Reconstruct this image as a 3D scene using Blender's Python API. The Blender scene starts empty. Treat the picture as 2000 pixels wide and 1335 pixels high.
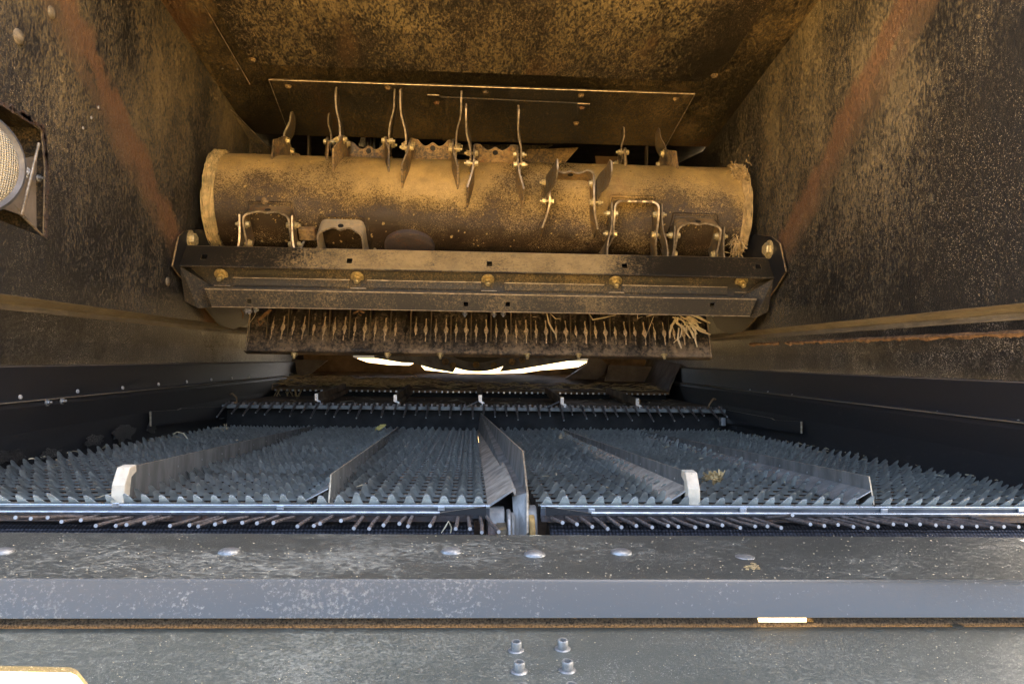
import bpy, bmesh, math, random
from mathutils import Vector as V, Matrix, noise
rnd = random.Random(7)
S = bpy.context.scene
C = bpy.data.collections.new('combine_interior'); S.collection.children.link(C)

# ------------------------------------------------------------------ camera
FPX, VX, VY, ROLL = 1444.0, 920.0, 700.0, 0.014
_Y = V((VX-1000, -(VY-667.5), FPX)).normalized()
_X = V((math.cos(ROLL), -math.sin(ROLL), 0)); _X = (_X-_Y*_X.dot(_Y)).normalized()
_Z = _X.cross(_Y)
if _Z.y < 0: _Z = -_Z
cam = bpy.data.cameras.new('camera'); cam.sensor_width = 36; cam.lens = 36*FPX/2000
cam.clip_start = .02; cam.clip_end = 3000
co = bpy.data.objects.new('camera', cam); C.objects.link(co)
co.matrix_world = Matrix(((_X.x, _X.y, -_X.z, 0), (_Y.x, _Y.y, -_Y.z, 0), (_Z.x, _Z.y, -_Z.z, 0), (0, 0, 0, 1)))
S.camera = co
# ------------------------------------------------------------------ sky, sun, exposure
SUN_EL, SUN_AZ = 40, 62          # azimuth: degrees from +Y towards +X
w = bpy.data.worlds.new('World'); S.world = w; w.use_nodes = True
nt = w.node_tree; bg = nt.nodes['Background']
sky = nt.nodes.new('ShaderNodeTexSky'); sky.sky_type = 'NISHITA'; sky.sun_disc = False
sky.sun_elevation = math.radians(SUN_EL); sky.sun_rotation = math.radians(SUN_AZ)
sky.air_density = .8; sky.dust_density = 6.0; sky.ozone_density = .4
nt.links.new(sky.outputs[0], bg.inputs[0]); bg.inputs[1].default_value = .085
sl = bpy.data.lights.new('sun', 'SUN'); sl.energy = 5.0; sl.angle = math.radians(.5); sl.color = (1, .93, .82)
so = bpy.data.objects.new('sun', sl); C.objects.link(so)
a, e = math.radians(SUN_AZ), math.radians(SUN_EL)
sd = V((math.sin(a)*math.cos(e), math.cos(a)*math.cos(e), math.sin(e)))
so.rotation_euler = sd.to_track_quat('Z', 'Y').to_euler()
S.view_settings.view_transform = 'Standard'; S.view_settings.look = 'None'
S.view_settings.gamma = 1; S.view_settings.exposure = 3.95
S.render.engine = 'CYCLES'
S.cycles.use_denoising = True; S.cycles.max_bounces = 8; S.cycles.diffuse_bounces = 5
S.cycles.sample_clamp_indirect = 6

# ------------------------------------------------------------------ photograph pixel -> point in the place
def ray(px, py):
    c = V((px-1000, -(py-667.5), FPX)); return V((c.dot(_X), c.dot(_Y), c.dot(_Z)))
def P(px, py, y): r = ray(px, py); return r*(y/r.y)
def PX(px, py, x): r = ray(px, py); return r*(x/r.x)
SZ0, SZS = -.13, -.033
def sz(y): return SZ0+SZS*y
def PS(px, py, d=0): r = ray(px, py); return r*((SZ0+d)/(r.z-SZS*r.y))
CZ0, CZS = .946, -.1385
def cz(y): return CZ0+CZS*y
def PC(px, py, d=0): r = ray(px, py); return r*((CZ0+d)/(r.z-CZS*r.y))
XL, XR = -.66, .71
GZ = -1.6

# ------------------------------------------------------------------ materials
def lin(c): return tuple(c)+(1,)
class NT:
    def __init__(s, name):
        s.m = bpy.data.materials.new(name); s.m.use_nodes = True; s.t = s.m.node_tree
        s.b = s.t.nodes['Principled BSDF']; s.pos = s.t.nodes.new('ShaderNodeNewGeometry').outputs['Position']
    def n(s, ty, **k):
        o = s.t.nodes.new(ty)
        for a_, b_ in k.items(): setattr(o, a_, b_)
        return o
    def l(s, a_, b_): s.t.links.new(a_, b_)
    def val(s, sock, v):
        if hasattr(v, 'links') or hasattr(v, 'is_output'): s.l(v, sock)
        else: sock.default_value = v
    def math(s, op, a_, b_=0, clamp=False):
        o = s.n('ShaderNodeMath', operation=op); o.use_clamp = clamp
        s.val(o.inputs[0], a_); s.val(o.inputs[1], b_); return o.outputs[0]
    def vmap(s, scale, off=(0, 0, 0), rot=(0, 0, 0)):
        o = s.n('ShaderNodeMapping'); s.l(s.pos, o.inputs[0]); o.inputs['Scale'].default_value = scale
        o.inputs['Location'].default_value = off; o.inputs['Rotation'].default_value = rot; return o.outputs[0]
    def noise(s, sc, det=4, rough=.6, scale=(1, 1, 1), off=(0, 0, 0), dist=0, rot=(0, 0, 0)):
        o = s.n('ShaderNodeTexNoise'); o.inputs['Scale'].default_value = sc; o.inputs['Detail'].default_value = det
        o.inputs['Roughness'].default_value = rough; o.inputs['Distortion'].default_value = dist
        s.l(s.vmap(scale, off, rot), o.inputs['Vector']); return o.outputs[0]
    def voro(s, sc, scale=(1, 1, 1), feat='F1', rnd_=1):
        o = s.n('ShaderNodeTexVoronoi', feature=feat); o.inputs['Scale'].default_value = sc
        o.inputs['Randomness'].default_value = rnd_
        s.l(s.vmap(scale), o.inputs['Vector']); return o
    def ramp(s, f, lo, hi, a_=0., b_=1.):
        o = s.n('ShaderNodeMapRange'); o.interpolation_type = 'SMOOTHSTEP'; s.val(o.inputs[0], f)
        o.inputs[1].default_value = lo; o.inputs[2].default_value = hi
        o.inputs[3].default_value = a_; o.inputs[4].default_value = b_; return o.outputs[0]
    def mix(s, f, a_, b_):
        o = s.n('ShaderNodeMix', data_type='RGBA'); s.val(o.inputs[0], f)
        for i, v in ((6, a_), (7, b_)):
            if isinstance(v, tuple): o.inputs[i].default_value = lin(v[:3])
            else: s.l(v, o.inputs[i])
        return o.outputs[2]
    def bump(s, h, st, dist=.002):
        o = s.n('ShaderNodeBump'); s.l(h, o.inputs['Height']); o.inputs['Strength'].default_value = st
        o.inputs['Distance'].default_value = dist; s.l(o.outputs[0], s.b.inputs['Normal'])
    def sep(s):
        o = s.n('ShaderNodeSeparateXYZ'); s.l(s.pos, o.inputs[0]); return o.outputs

def grime(name, paint, dust, bias=.5, big=4., fine=120., stretch=(1, 1, 1), rough=(.42, .85), metal=0., bump=.5,
          rust=None, bands=(), specks=.0, spec_col=(.6, .5, .33), kbig=1.2, kfine=1.6, blotch=None, zgrad=None, xspot=None, edge=.25, rot=(0, 0, 0), bdist=.002, knm=1.8):
    """dark paint under a broken coat of dust: coarse and fine noise decide how much shows"""
    t = NT(name)
    nb = t.noise(big, 5, .6, stretch, rot=rot); nf = t.noise(fine, 6, .75, stretch, rot=rot); nm = t.noise(fine*.40, 5, .75, stretch, (3, 1, 2), rot=rot)
    c = t.math('ADD', t.math('MULTIPLY', t.math('SUBTRACT', nb, .5), kbig*2), t.math('MULTIPLY', t.math('SUBTRACT', nf, .5), kfine*2))
    c = t.math('ADD', c, t.math('MULTIPLY', t.math('SUBTRACT', nm, .5), knm))
    c = t.math('ADD', c, bias)
    sx = t.sep()
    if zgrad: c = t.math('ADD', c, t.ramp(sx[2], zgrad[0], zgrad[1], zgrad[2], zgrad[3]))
    if xspot: c = t.math('ADD', c, t.ramp(t.math('ABSOLUTE', t.math('SUBTRACT', sx[0], xspot[0])), xspot[1], xspot[2], xspot[3], 0))
    cov = t.ramp(c, .5-edge*2, .5+edge*2)
    tone = t.ramp(t.noise(big*3, 9, .8, off=(9, 4, 1)), .36, .64)
    d2 = tuple(x*.62 for x in dust)
    dcol = t.mix(tone, dust, d2)
    col = t.mix(cov, paint, dcol)
    if rust is not None:
        rm = t.ramp(t.noise(rust[1], 5, .65, stretch, (5, 5, 5)), rust[2], rust[2]+.12)
        col = t.mix(t.math('MULTIPLY', rm, .85), col, rust[0])
    for (p, q, hw, rc, amt) in bands:      # a scuffed, rusted band between two points of the plate, in the Y-Z plane
        d = (q-p); d.x = 0; d.normalize(); nrm = V((0, -d.z, d.y))
        dp = t.n('ShaderNodeVectorMath', operation='DOT_PRODUCT'); t.l(t.pos, dp.inputs[0]); dp.inputs[1].default_value = nrm
        dist = t.math('ABSOLUTE', t.math('SUBTRACT', dp.outputs['Value'], p.dot(nrm)))
        dist = t.math('ADD', dist, t.math('MULTIPLY', t.math('SUBTRACT', t.noise(9, 9, .8), .5), hw*4.2))
        m = t.math('SUBTRACT', 1, t.ramp(dist, hw*.45, hw*1.15))
        m = t.math('MULTIPLY', m, t.ramp(nf, .25, .6, amt*.55, amt))
        col = t.mix(m, col, t.mix(nm, rc, tuple(x*.55 for x in rc)))
    if specks:
        vv = t.noise(fine*2.6, 2, .5, off=(2, 2, 8)); vn = t.noise(big*2, 4, .7, off=(1, 7, 3))
        sp = t.math('MULTIPLY', t.ramp(vv, .69-specks*.4, .73-specks*.4), t.ramp(vn, .38, .66))
        col = t.mix(sp, col, spec_col)
    t.l(col, t.b.inputs['Base Color'])
    t.l(t.ramp(cov, 0, 1, rough[0], rough[1]), t.b.inputs['Roughness'])
    t.b.inputs['Metallic'].default_value = metal
    h = t.math('ADD', t.math('MULTIPLY', cov, .6), nf)
    t.bump(h, bump, bdist)
    return t.m
def plain(name, col, rough=.5, metal=0., var=.25, sc=60, bump=.15, col2=None, stretch=(1, 1, 1)):
    t = NT(name); n1 = t.noise(sc, 5, .65, stretch)
    c2 = col2 or tuple(x*(1-var*2) for x in col)
    t.l(t.mix(t.ramp(n1, .3, .7), c2, col), t.b.inputs['Base Color'])
    t.l(t.ramp(n1, .3, .7, min(1, rough+.18), rough), t.b.inputs['Roughness'])
    t.b.inputs['Metallic'].default_value = metal
    if bump: t.bump(t.noise(sc*2, 4, .6, stretch), bump, .001)
    return t.m
BLK, DST, RST = (.018, .017, .015), (.27, .20, .10), (.19, .082, .035)
bl = (PX(128, 0, XL), PX(325, 430, XL)); br = (PX(1810, 0, XR), PX(1560, 450, XR))
M = {}
M['wall'] = grime('wall_paint', BLK, (.28, .215, .108), .14, 2.4, 230, (1, 1, .55), bands=((bl[0], bl[1], .040, (.30, .155, .075), .92), (br[0], br[1], .028, (.24, .145, .075), .62)),
                  zgrad=(.05, .55, -.65, .25), knm=2.2, kfine=2.4, kbig=2.3, bump=.9, bdist=.003, rough=(.38, .75), specks=.14)  # zgrad makes the wall darker towards the bottom
M['roof'] = grime('roof_paint', (.016, .013, .010), (.31, .235, .11), .16, 2.4, 230, (1, .38, 1), rust=((.12, .065, .028), 2.3, .52), knm=2.4, kfine=2.6, kbig=2.2, bump=.7, specks=.16, spec_col=(.7, .5, .28), rough=(.35, .8))
M['rooflow'] = grime('roof_plate_paint', (.014, .012, .009), (.25, .175, .075), .28, 3.0, 260, (1, .5, 1), rust=((.085, .04, .018), 3, .55), bump=.6, rough=(.35, .75))
M['lower'] = grime('lower_wall_paint', (.014, .014, .015), (.13, .112, .085), -.12, 6, 190, (1, .7, 1), bump=.8, specks=.26, spec_col=(.36, .33, .28), rough=(.30, .7))
M['skirt'] = grime('skirt_rubber', (.014, .014, .015), (.11, .10, .08), -.32, 3, 200, (1, .22, 1), bump=.2, rough=(.55, .8), rust=None)
M['ledge'] = grime('ledge_paint', (.12, .10, .07), (.27, .225, .15), .5, 4, 260, (1, .10, 1), bump=.4, kbig=.5)
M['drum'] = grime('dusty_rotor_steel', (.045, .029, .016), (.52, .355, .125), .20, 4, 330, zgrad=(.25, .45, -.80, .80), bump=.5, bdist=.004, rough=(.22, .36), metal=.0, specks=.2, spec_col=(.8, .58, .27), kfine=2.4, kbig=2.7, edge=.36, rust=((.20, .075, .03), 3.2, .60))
M['lug'] = grime('dusty_lug_steel', (.06, .045, .03), (.42, .28, .12), .55, 14, 160, bump=.5, rust=((.24, .10, .035), 16, .58), rough=(.35, .8))
M['palelug'] = grime('pale_caked_lug_steel', (.40, .33, .22), (.66, .52, .30), .5, 14, 200, bump=.5, rust=((.34, .20, .09), 18, .60), rough=(.4, .8))
M['blade'] = grime('blade_steel', (.10, .085, .06), (.30, .21, .10), .45, 16, 180, bump=.4, rough=(.32, .7), metal=.35)
M['beam'] = grime('crossbeam_paint', (.020, .017, .012), (.42, .30, .13), -.24, 5, 230, xspot=(-.0, .1, .62, 1.15), bump=.45, rough=(.33, .8))
M['beamlow'] = grime('crossbeam_dark_paint', (.030, .026, .019), (.27, .20, .095), .16, 5, 280, bump=.3, rough=(.5, .75))
M['knife'] = grime('knife_bank_steel', (.024, .019, .014), (.33, .25, .16), .22, 10, 130, bump=.8, rough=(.4, .85), zgrad=(0, .1, .35, -.2))
M['plug'] = plain('packed_chaff', (.80, .62, .40), .9, 0, .3, 200, .8)
M['edge'] = plain('worn_steel_edge', (.62, .50, .34), .35, .6, .3, 90, .1)
M['brightedge'] = plain('bright_steel_edge', (.72, .74, .76), .25, .9, .2, 120, .1)
M['zinc'] = plain('yellow_zinc', (.82, .66, .33), .35, .55, .25, 240, .2)
M['steel'] = plain('plain_steel', (.42, .42, .40), .38, .8, .25, 200, .2)
M['rod'] = plain('rod_steel', (.30, .25, .22), .42, .6, .3, 150, .3)
M['rodend'] = plain('cut_rod_end', (.50, .49, .47), .5, .2, .08, 200, .1)
M['galv'] = plain('blued_galvanised_steel', (.72, .745, .70), .46, .25, .2, 26, .15)
M['galvdark'] = plain('dusty_galvanised_steel', (.29, .29, .27), .5, .5, .25, 40, .2, stretch=(1, 1, .3))
M['galvdust'] = plain('dust_covered_steel', (.42, .36, .28), .75, .1, .28, 50, .5)
M['slatledge'] = plain('bronze_dusty_ledge', (.46, .33, .21), .5, .3, .35, 60, .3)
M['slatback'] = plain('gap_dark_dusty_back', (.075, .055, .038), .7, 0, .35, 60, .3)  # dark of the gaps between teeth put into the colour
M['sieveunder'] = plain('grain_pan_below', (.06, .036, .018), .8, 0, .3, 30, .4)
M['rust'] = grime('rust_strip', (.075, .06, .055), (.22, .12, .075), .1, 25, 240, bump=.5)
M['bar'] = grime('scuffed_dark_bar', (.046, .047, .039), (.26, .25, .20), .06, 9, 330, (.6, 1, 1), rough=(.40, .75), bump=.35, kfine=1.7, specks=.12, spec_col=(.5, .48, .4), rot=(0, 0, .35))
M['bevel'] = grime('smooth_grey_bar_face', (.082, .082, .074), (.28, .265, .225), -.24, 7, 380, rough=(.2, .6), bump=.12, kbig=1.3, kfine=2.4, knm=1.0)
M['panel'] = grime('speckled_tail_panel', (.070, .076, .062), (.25, .25, .20), .08, 7, 420, rough=(.42, .7), bump=.3, kbig=.9, kfine=1.9, specks=.1, spec_col=(.5, .48, .42))
M['foam'] = plain('granular_brown_seal', (.25, .185, .115), .95, 0, .42, 700, 1.5, (.015, .012, .010))
M['straw'] = plain('straw', (.66, .47, .21), .75, 0, .3, 60, .3)
M['yellowstraw'] = plain('yellow_straw', (.86, .66, .30), .7, 0, .25, 60, .3)
M['packed'] = plain('packed_ochre_dust', (.52, .36, .13), .8, 0, .3, 200, .5)
M['strawpale'] = plain('pale_straw', (.74, .62, .40), .75, 0, .2, 60, .3)
M['browndirt'] = plain('brown_dirt', (.28, .16, .075), .95, 0, .35, 90, 1.2)
M['pan'] = plain('brown_pan', (.26, .165, .085), .88, .0, .35, 9, .3)
M['tan'] = plain('tan_dusty_metal', (.20, .165, .125), .7, 0, .2, 12, .3)
M['black'] = plain('black_interior', (.012, .011, .010), .6, 0, .3, 20, .3)
M['cap'] = plain('cream_plastic', (.72, .62, .46), .45, 0, .14, 70, .3)
M['leaf'] = plain('yellow_leaf', (.55, .45, .12), .6, 0, .2, 60, .2)
M['grey'] = plain('grey_cast_metal', (.17, .175, .19), .5, .4, .25, 20, .3)
M['wood'] = plain('ochre_wood', (.50, .30, .09), .7, 0, .3, 90, .4, stretch=(1, 1, .2))
def m_mesh():
    t = NT('knurled_black_rubber'); v = t.voro(260, (1, 1.3, 1.3), rnd_=.15)
    t.l(t.mix(t.ramp(v.outputs['Distance'], .2, .6), (.10, .10, .115), (.012, .012, .016)), t.b.inputs['Base Color'])
    t.b.inputs['Roughness'].default_value = .42
    t.bump(t.math('SUBTRACT', 1, v.outputs['Distance']), .9, .0015); return t.m
M['mesh'] = m_mesh()
def m_lens():
    t = NT('ribbed_lamp_lens'); v = t.n('ShaderNodeTexChecker'); 
    wv = t.n('ShaderNodeTexWave', wave_type='BANDS', bands_direction='Z'); wv.inputs['Scale'].default_value = 100
    wv2 = t.n('ShaderNodeTexWave', wave_type='BANDS', bands_direction='Y'); wv2.inputs['Scale'].default_value = 100
    t.l(t.vmap((1, 1, 1)), wv.inputs[0]); t.l(t.vmap((1, 1, 1)), wv2.inputs[0])
    h = t.math('ADD', wv.outputs['Fac'], wv2.outputs['Fac'])
    t.l(t.mix(t.ramp(h, .4, 1.6), (.30, .27, .20), (.52, .48, .37)), t.b.inputs['Base Color'])
    t.b.inputs['Roughness'].default_value = .18; t.bump(h, .7, .002); return t.m
M['lens'] = m_lens()
def m_ground():
    t = NT('stubble_field'); n1 = t.noise(3, 8, .7); n2 = t.noise(.25, 4, .6)
    t.l(t.mix(t.ramp(n1, .35, .65), (.42, .26, .085), t.mix(n2, (.66, .45, .17), (.56, .37, .13))), t.b.inputs['Base Color'])
    t.b.inputs['Roughness'].default_value = .9; t.bump(n1, 1, .05); return t.m
M['ground'] = m_ground()

# ------------------------------------------------------------------ mesh helpers
class MB:
    def __init__(s): s.v = []; s.f = []; s.mi = []
    def add(s, vs, fs, mi=0):
        o = len(s.v); s.v += [V(p) for p in vs]
        for f in fs: s.f.append([i+o for i in f]); s.mi.append(mi)
        return s
    def prism(s, pts, vec, side=0, mi=0):
        n = len(pts); vec = V(vec); a_ = [V(p) for p in pts]
        s.add(a_+[p+vec for p in a_], [list(range(n))[::-1], list(range(n, 2*n))], mi)
        o = len(s.v)-2*n
        for i in range(n):
            j = (i+1) % n; s.f.append([o+i, o+j, o+n+j, o+n+i]); s.mi.append(side)
        return s
    def box(s, x0, x1, y0, y1, z0, z1, mi=0):
        return s.prism([(x0, y0, z0), (x1, y0, z0), (x1, y1, z0), (x0, y1, z0)], (0, 0, z1-z0), mi, mi)
    def obox(s, c, ax, mi=0):
        a_, b_, d = [V(q) for q in ax]; c = V(c)
        return s.prism([c-a_-b_-d, c+a_-b_-d, c+a_+b_-d, c-a_+b_-d], d*2, mi, mi)
    def tube(s, path, r, n=8, mi=0, capmi=None, flat=1.0):
        path = [V(p) for p in path]; k = len(path); rs = r if isinstance(r, (list, tuple)) else [r]*k
        o = len(s.v); up = None
        for i, p in enumerate(path):
            d = (path[min(i+1, k-1)]-path[max(i-1, 0)]).normalized()
            if up is None: up = d.orthogonal().normalized()
            up = (up-d*up.dot(d)); up = up.normalized() if up.length > 1e-6 else d.orthogonal().normalized()
            sd_ = d.cross(up)
            for j in range(n):
                t_ = 2*math.pi*j/n; s.v.append(p+up*math.cos(t_)*rs[i]*flat+sd_*math.sin(t_)*rs[i])
        for i in range(k-1):
            for j in range(n):
                j2 = (j+1) % n; s.f.append([o+i*n+j, o+i*n+j2, o+(i+1)*n+j2, o+(i+1)*n+j]); s.mi.append(mi)
        cm = mi if capmi is None else capmi
        s.f.append([o+j for j in range(n)][::-1]); s.mi.append(cm)
        s.f.append([o+(k-1)*n+j for j in range(n)]); s.mi.append(cm)
        return s
    def revolve(s, c, ax, prof, n=20, mi=0):       # prof: (radius, height along ax)
        c = V(c); ax = V(ax).normalized(); u = ax.orthogonal().normalized(); w_ = ax.cross(u); o = len(s.v)
        for r, h in prof:
            for j in range(n):
                t_ = 2*math.pi*(j+.5)/n; s.v.append(c+ax*h+u*math.cos(t_)*r+w_*math.sin(t_)*r)
        for i in range(len(prof)-1):
            for j in range(n):
                j2 = (j+1) % n; s.f.append([o+i*n+j, o+i*n+j2, o+(i+1)*n+j2, o+(i+1)*n+j]); s.mi.append(mi)
        s.f.append([o+j for j in range(n)][::-1]); s.mi.append(mi)
        s.f.append([o+(len(prof)-1)*n+j for j in range(n)]); s.mi.append(mi)
        return s
    def profx(s, prof, x0, x1, th=.003, ends=(0, 0), nx=1, emi=1, trim=(0, 0), wob=0):
        """sheet bent along a (y, z) profile and running along x; emi: material of the two long cut edges"""
        p = [V((0, y, z)) for y, z in prof]; n = len(p); off = []
        for i in range(n):
            d = (p[min(i+1, n-1)]-p[max(i-1, 0)]).normalized(); off.append(V((0, -d.z, d.y))*th)
        rows = []
        for k in range(nx+1):
            f = k/nx
            ring = []
            for i in range(n):
                tr0 = trim[0]*i/(n-1); tr1 = trim[1]*i/(n-1)
                x = (x0+tr0)+(x1-tr1-x0-tr0)*f
                b = V((x, 0, noise.noise(V((x*3, i*5., 0)))*wob))
                ring.append(p[i]+b)
            for i in range(n): ring.append(ring[i]+off[i])
            rows.append(ring)
        o = len(s.v)
        for r_ in rows: s.v += r_
        m_ = 2*n
        for k in range(nx):
            a0 = o+k*m_; b0 = a0+m_
            for i in range(n-1):
                s.f.append([a0+i, b0+i, b0+i+1, a0+i+1]); s.mi.append(0)
                s.f.append([a0+n+i, a0+n+i+1, b0+n+i+1, b0+n+i]); s.mi.append(0)
            s.f.append([a0, a0+n, b0+n, b0]); s.mi.append(emi)
            s.f.append([a0+n-1, b0+n-1, b0+2*n-1, a0+2*n-1]); s.mi.append(emi)
        for a0 in (o, o+nx*m_):
            for i in range(n-1): s.f.append([a0+i, a0+i+1, a0+n+i+1, a0+n+i]); s.mi.append(emi)
        return s
    def plate(s, outer, holes, fn, vec, emi=1):
        """flat plate with holes: 2-D loops triangulated, mapped by fn(u, v) and given thickness vec"""
        bm = bmesh.new(); es = []
        for lp in [outer]+list(holes):
            vs = [bm.verts.new((u, v, 0)) for u, v in lp]
            for i in range(len(vs)): es.append(bm.edges.new((vs[i], vs[(i+1) % len(vs)])))
        bmesh.ops.triangle_fill(bm, edges=es, use_beauty=True, use_dissolve=False)
        bm.verts.index_update(); vec = V(vec)
        a_ = [V(fn(v.co.x, v.co.y)) for v in bm.verts]; n = len(a_); o = len(s.v)
        s.v += a_+[p+vec for p in a_]
        for f in bm.faces:
            ix = [v.index for v in f.verts]
            s.f.append([o+i for i in ix]); s.mi.append(0); s.f.append([o+n+i for i in ix[::-1]]); s.mi.append(0)
        k = 0
        for lp in [outer]+list(holes):
            L = len(lp)
            for i in range(L):
                j = (i+1) % L; s.f.append([o+k+i, o+k+j, o+n+k+j, o+n+k+i]); s.mi.append(emi)
            k += L
        bm.free(); return s
    def data(s, name, mats, smooth=False, origin=V((0, 0, 0))):
        me = bpy.data.meshes.new(name)
        me.from_pydata([tuple(p-origin) for p in s.v], [], s.f)
        if not isinstance(mats, (list, tuple)): mats = [mats]
        for m in mats: me.materials.append(m)
        for p, i in zip(me.polygons, s.mi): p.material_index = min(i, len(mats)-1)
        bm = bmesh.new(); bm.from_mesh(me); bmesh.ops.recalc_face_normals(bm, faces=bm.faces)
        if smooth:
            for f in bm.faces: f.smooth = True
            lim = math.radians(38)
            for e_ in bm.edges:
                if len(e_.link_faces) == 2 and e_.calc_face_angle(0) > lim: e_.smooth = False
        bm.to_mesh(me); bm.free(); me.update(); return me
    def build(s, name, mats, parent=None, smooth=False, bevel=0, label=None, kind=None):
        org = parent.get('_o') if parent else None
        og = V(parent_loc(parent)) if parent else V((0, 0, 0))
        o = bpy.data.objects.new(name, s.data(name, mats, smooth, og)); C.objects.link(o)
        if parent: o.parent = parent
        if bevel:
            b = o.modifiers.new('bevel', 'BEVEL'); b.width = bevel; b.segments = 2; b.limit_method = 'ANGLE'; b.angle_limit = math.radians(35)
        if label: o['label'] = label
        if kind: o['kind'] = kind
        return o
def parent_loc(o):
    l = V((0, 0, 0))
    while o: l += o.location; o = o.parent
    return l
def thing(name, loc, label, cat, group=None):
    o = bpy.data.objects.new(name, None); o.empty_display_size = .05; C.objects.link(o); o.location = loc
    o['label'] = label; o['category'] = cat
    if group: o['group'] = group
    return o
def solo(o, label, cat, group=None, kind=None):
    """a thing that is one mesh: put its origin at the middle of its foot"""
    me = o.data; xs = [v.co.copy() for v in me.vertices]
    lo = V([min(p[i] for p in xs) for i in range(3)]); hi = V([max(p[i] for p in xs) for i in range(3)])
    c = V(((lo.x+hi.x)/2, (lo.y+hi.y)/2, lo.z)); me.transform(Matrix.Translation(-c)); o.location = c
    if label: o['label'] = label
    if cat: o['category'] = cat
    if group: o['group'] = group
    if kind: o['kind'] = kind
    return o
def put(me, name, parent, loc, axis=(0, 0, 1), spin=0., scale=1., label=None):
    """an object sharing mesh data `me` (built along +Z) set at loc with its Z along axis"""
    o = bpy.data.objects.new(name, me); C.objects.link(o); o.parent = parent
    q = V(axis).normalized().to_track_quat('Z', 'Y'); o.rotation_mode = 'QUATERNION'
    o.rotation_quaternion = q @ Matrix.Rotation(spin, 3, 'Z').to_quaternion()
    o.location = V(loc)-parent_loc(parent); o.scale = (scale,)*3 if not isinstance(scale, tuple) else scale
    if label: o['label'] = label
    return o
# fasteners (unit: metres), all along +Z
def hexbolt(r=.008, wash=.0115, h=.007, stud=0.0, sr=.004, dome=False):
    m = MB(); m.revolve((0, 0, 0), (0, 0, 1), [(wash, -.001), (wash, .0012), (wash*.93, .0018)], 20)
    m.revolve((0, 0, 0), (0, 0, 1), [(r, .0018), (r, h-.001), (r*.88, h)], 6)
    if stud: m.revolve((0, 0, 0), (0, 0, 1), [(sr, h), (sr, h+stud-.001), (sr*.75, h+stud)], 12)
    return m
ME = {}
ME['hex'] = hexbolt().data('hex_bolt', M['zinc'], True)
ME['hexrust'] = hexbolt(.006, .009, .006).data('hex_bolt', M['lug'], True)
ME['nutstud'] = hexbolt(.0085, .0125, .008, .009, .0048).data('nut_and_stud', M['zinc'], True)
ME['smallnut'] = hexbolt(.0048, .007, .005, .005, .0028).data('small_nut', M['steel'], True)
ME['dome'] = MB().revolve((0, 0, 0), (0, 0, 1), [(.0082, -.001), (.0082, .0004), (.0074, .0016), (.0052, .0026), (.002, .0031)], 28).data('dome_head', M['steel'], True)
ME['domewall'] = MB().revolve((0, 0, 0), (0, 0, 1), [(.010, -.001), (.010, .001), (.0085, .003), (.005, .0045), (.001, .005)], 24).data('dome_head', M['ledge'], True)
ME['rivet'] = MB().revolve((0, 0, 0), (0, 0, 1), [(.0034, -.001), (.0034, .0008), (.002, .0018)], 12).data('rivet', M['rodend'], True)
ME['tinyrivet'] = MB().revolve((0, 0, 0), (0, 0, 1), [(.0013, -.0005), (.0013, .0004), (.0006, .0008)], 8).data('rivet', M['brightedge'], True)
def socket():
    m = MB(); m.revolve((0, 0, 0), (0, 0, 1), [(.0052, -.0005), (.0052, .0006), (.0046, .001)], 24)
    n = 24; o = []
    prof = [(.0032, .001), (.0034, .0012), (.0034, .0058), (.0031, .0063), (.0021, .0063)]
    m.revolve((0, 0, 0), (0, 0, 1), prof[:-1]+[(.0021, .0063), (.0019, .0040)], 24)
    return m
ME['socket'] = socket().data('socket_screw', [M['steel']], True)
# a through bolt along Z: head one side, nut and stud the other
def through(L):
    m = MB(); r = .0072
    m.revolve((0, 0, 0), (0, 0, 1), [(.0105, -L), (.0105, -L-.0016)], 16)
    m.revolve((0, 0, 0), (0, 0, 1), [(r, -L-.0016), (r, -L-.0075), (r*.85, -L-.0085)], 6)
    m.revolve((0, 0, 0), (0, 0, 1), [(.0037, -L), (.0037, L+.014)], 12)
    m.revolve((0, 0, 0), (0, 0, 1), [(.0105, L), (.0105, L+.0016)], 16)
    m.revolve((0, 0, 0), (0, 0, 1), [(r, L+.0016), (r, L+.0085), (r*.85, L+.0095)], 6)
    return m
ME['through'] = through(.0055).data('blade_bolt', M['zinc'], True)

# ------------------------------------------------------------------ ground outside
g = MB()
R_ = [0, 3, 8, 20, 60, 200, 900]
n = 48
g.v = [V((0, 0, GZ))]
for r in R_[1:]:
    for j in range(n): g.v.append(V((r*math.cos(2*math.pi*j/n), r*math.sin(2*math.pi*j/n), GZ)))
for j in range(n): g.f.append([0, 1+j, 1+(j+1) % n]); g.mi.append(0)
for i in range(len(R_)-2):
    for j in range(n):
        j2 = (j+1) % n; g.f.append([1+i*n+j, 1+i*n+j2, 1+(i+1)*n+j2, 1+(i+1)*n+j]); g.mi.append(0)
g.build('ground', M['ground'], kind='structure')['label'] = 'sunlit straw coloured stubble field seen through gaps in the machine'

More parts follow.
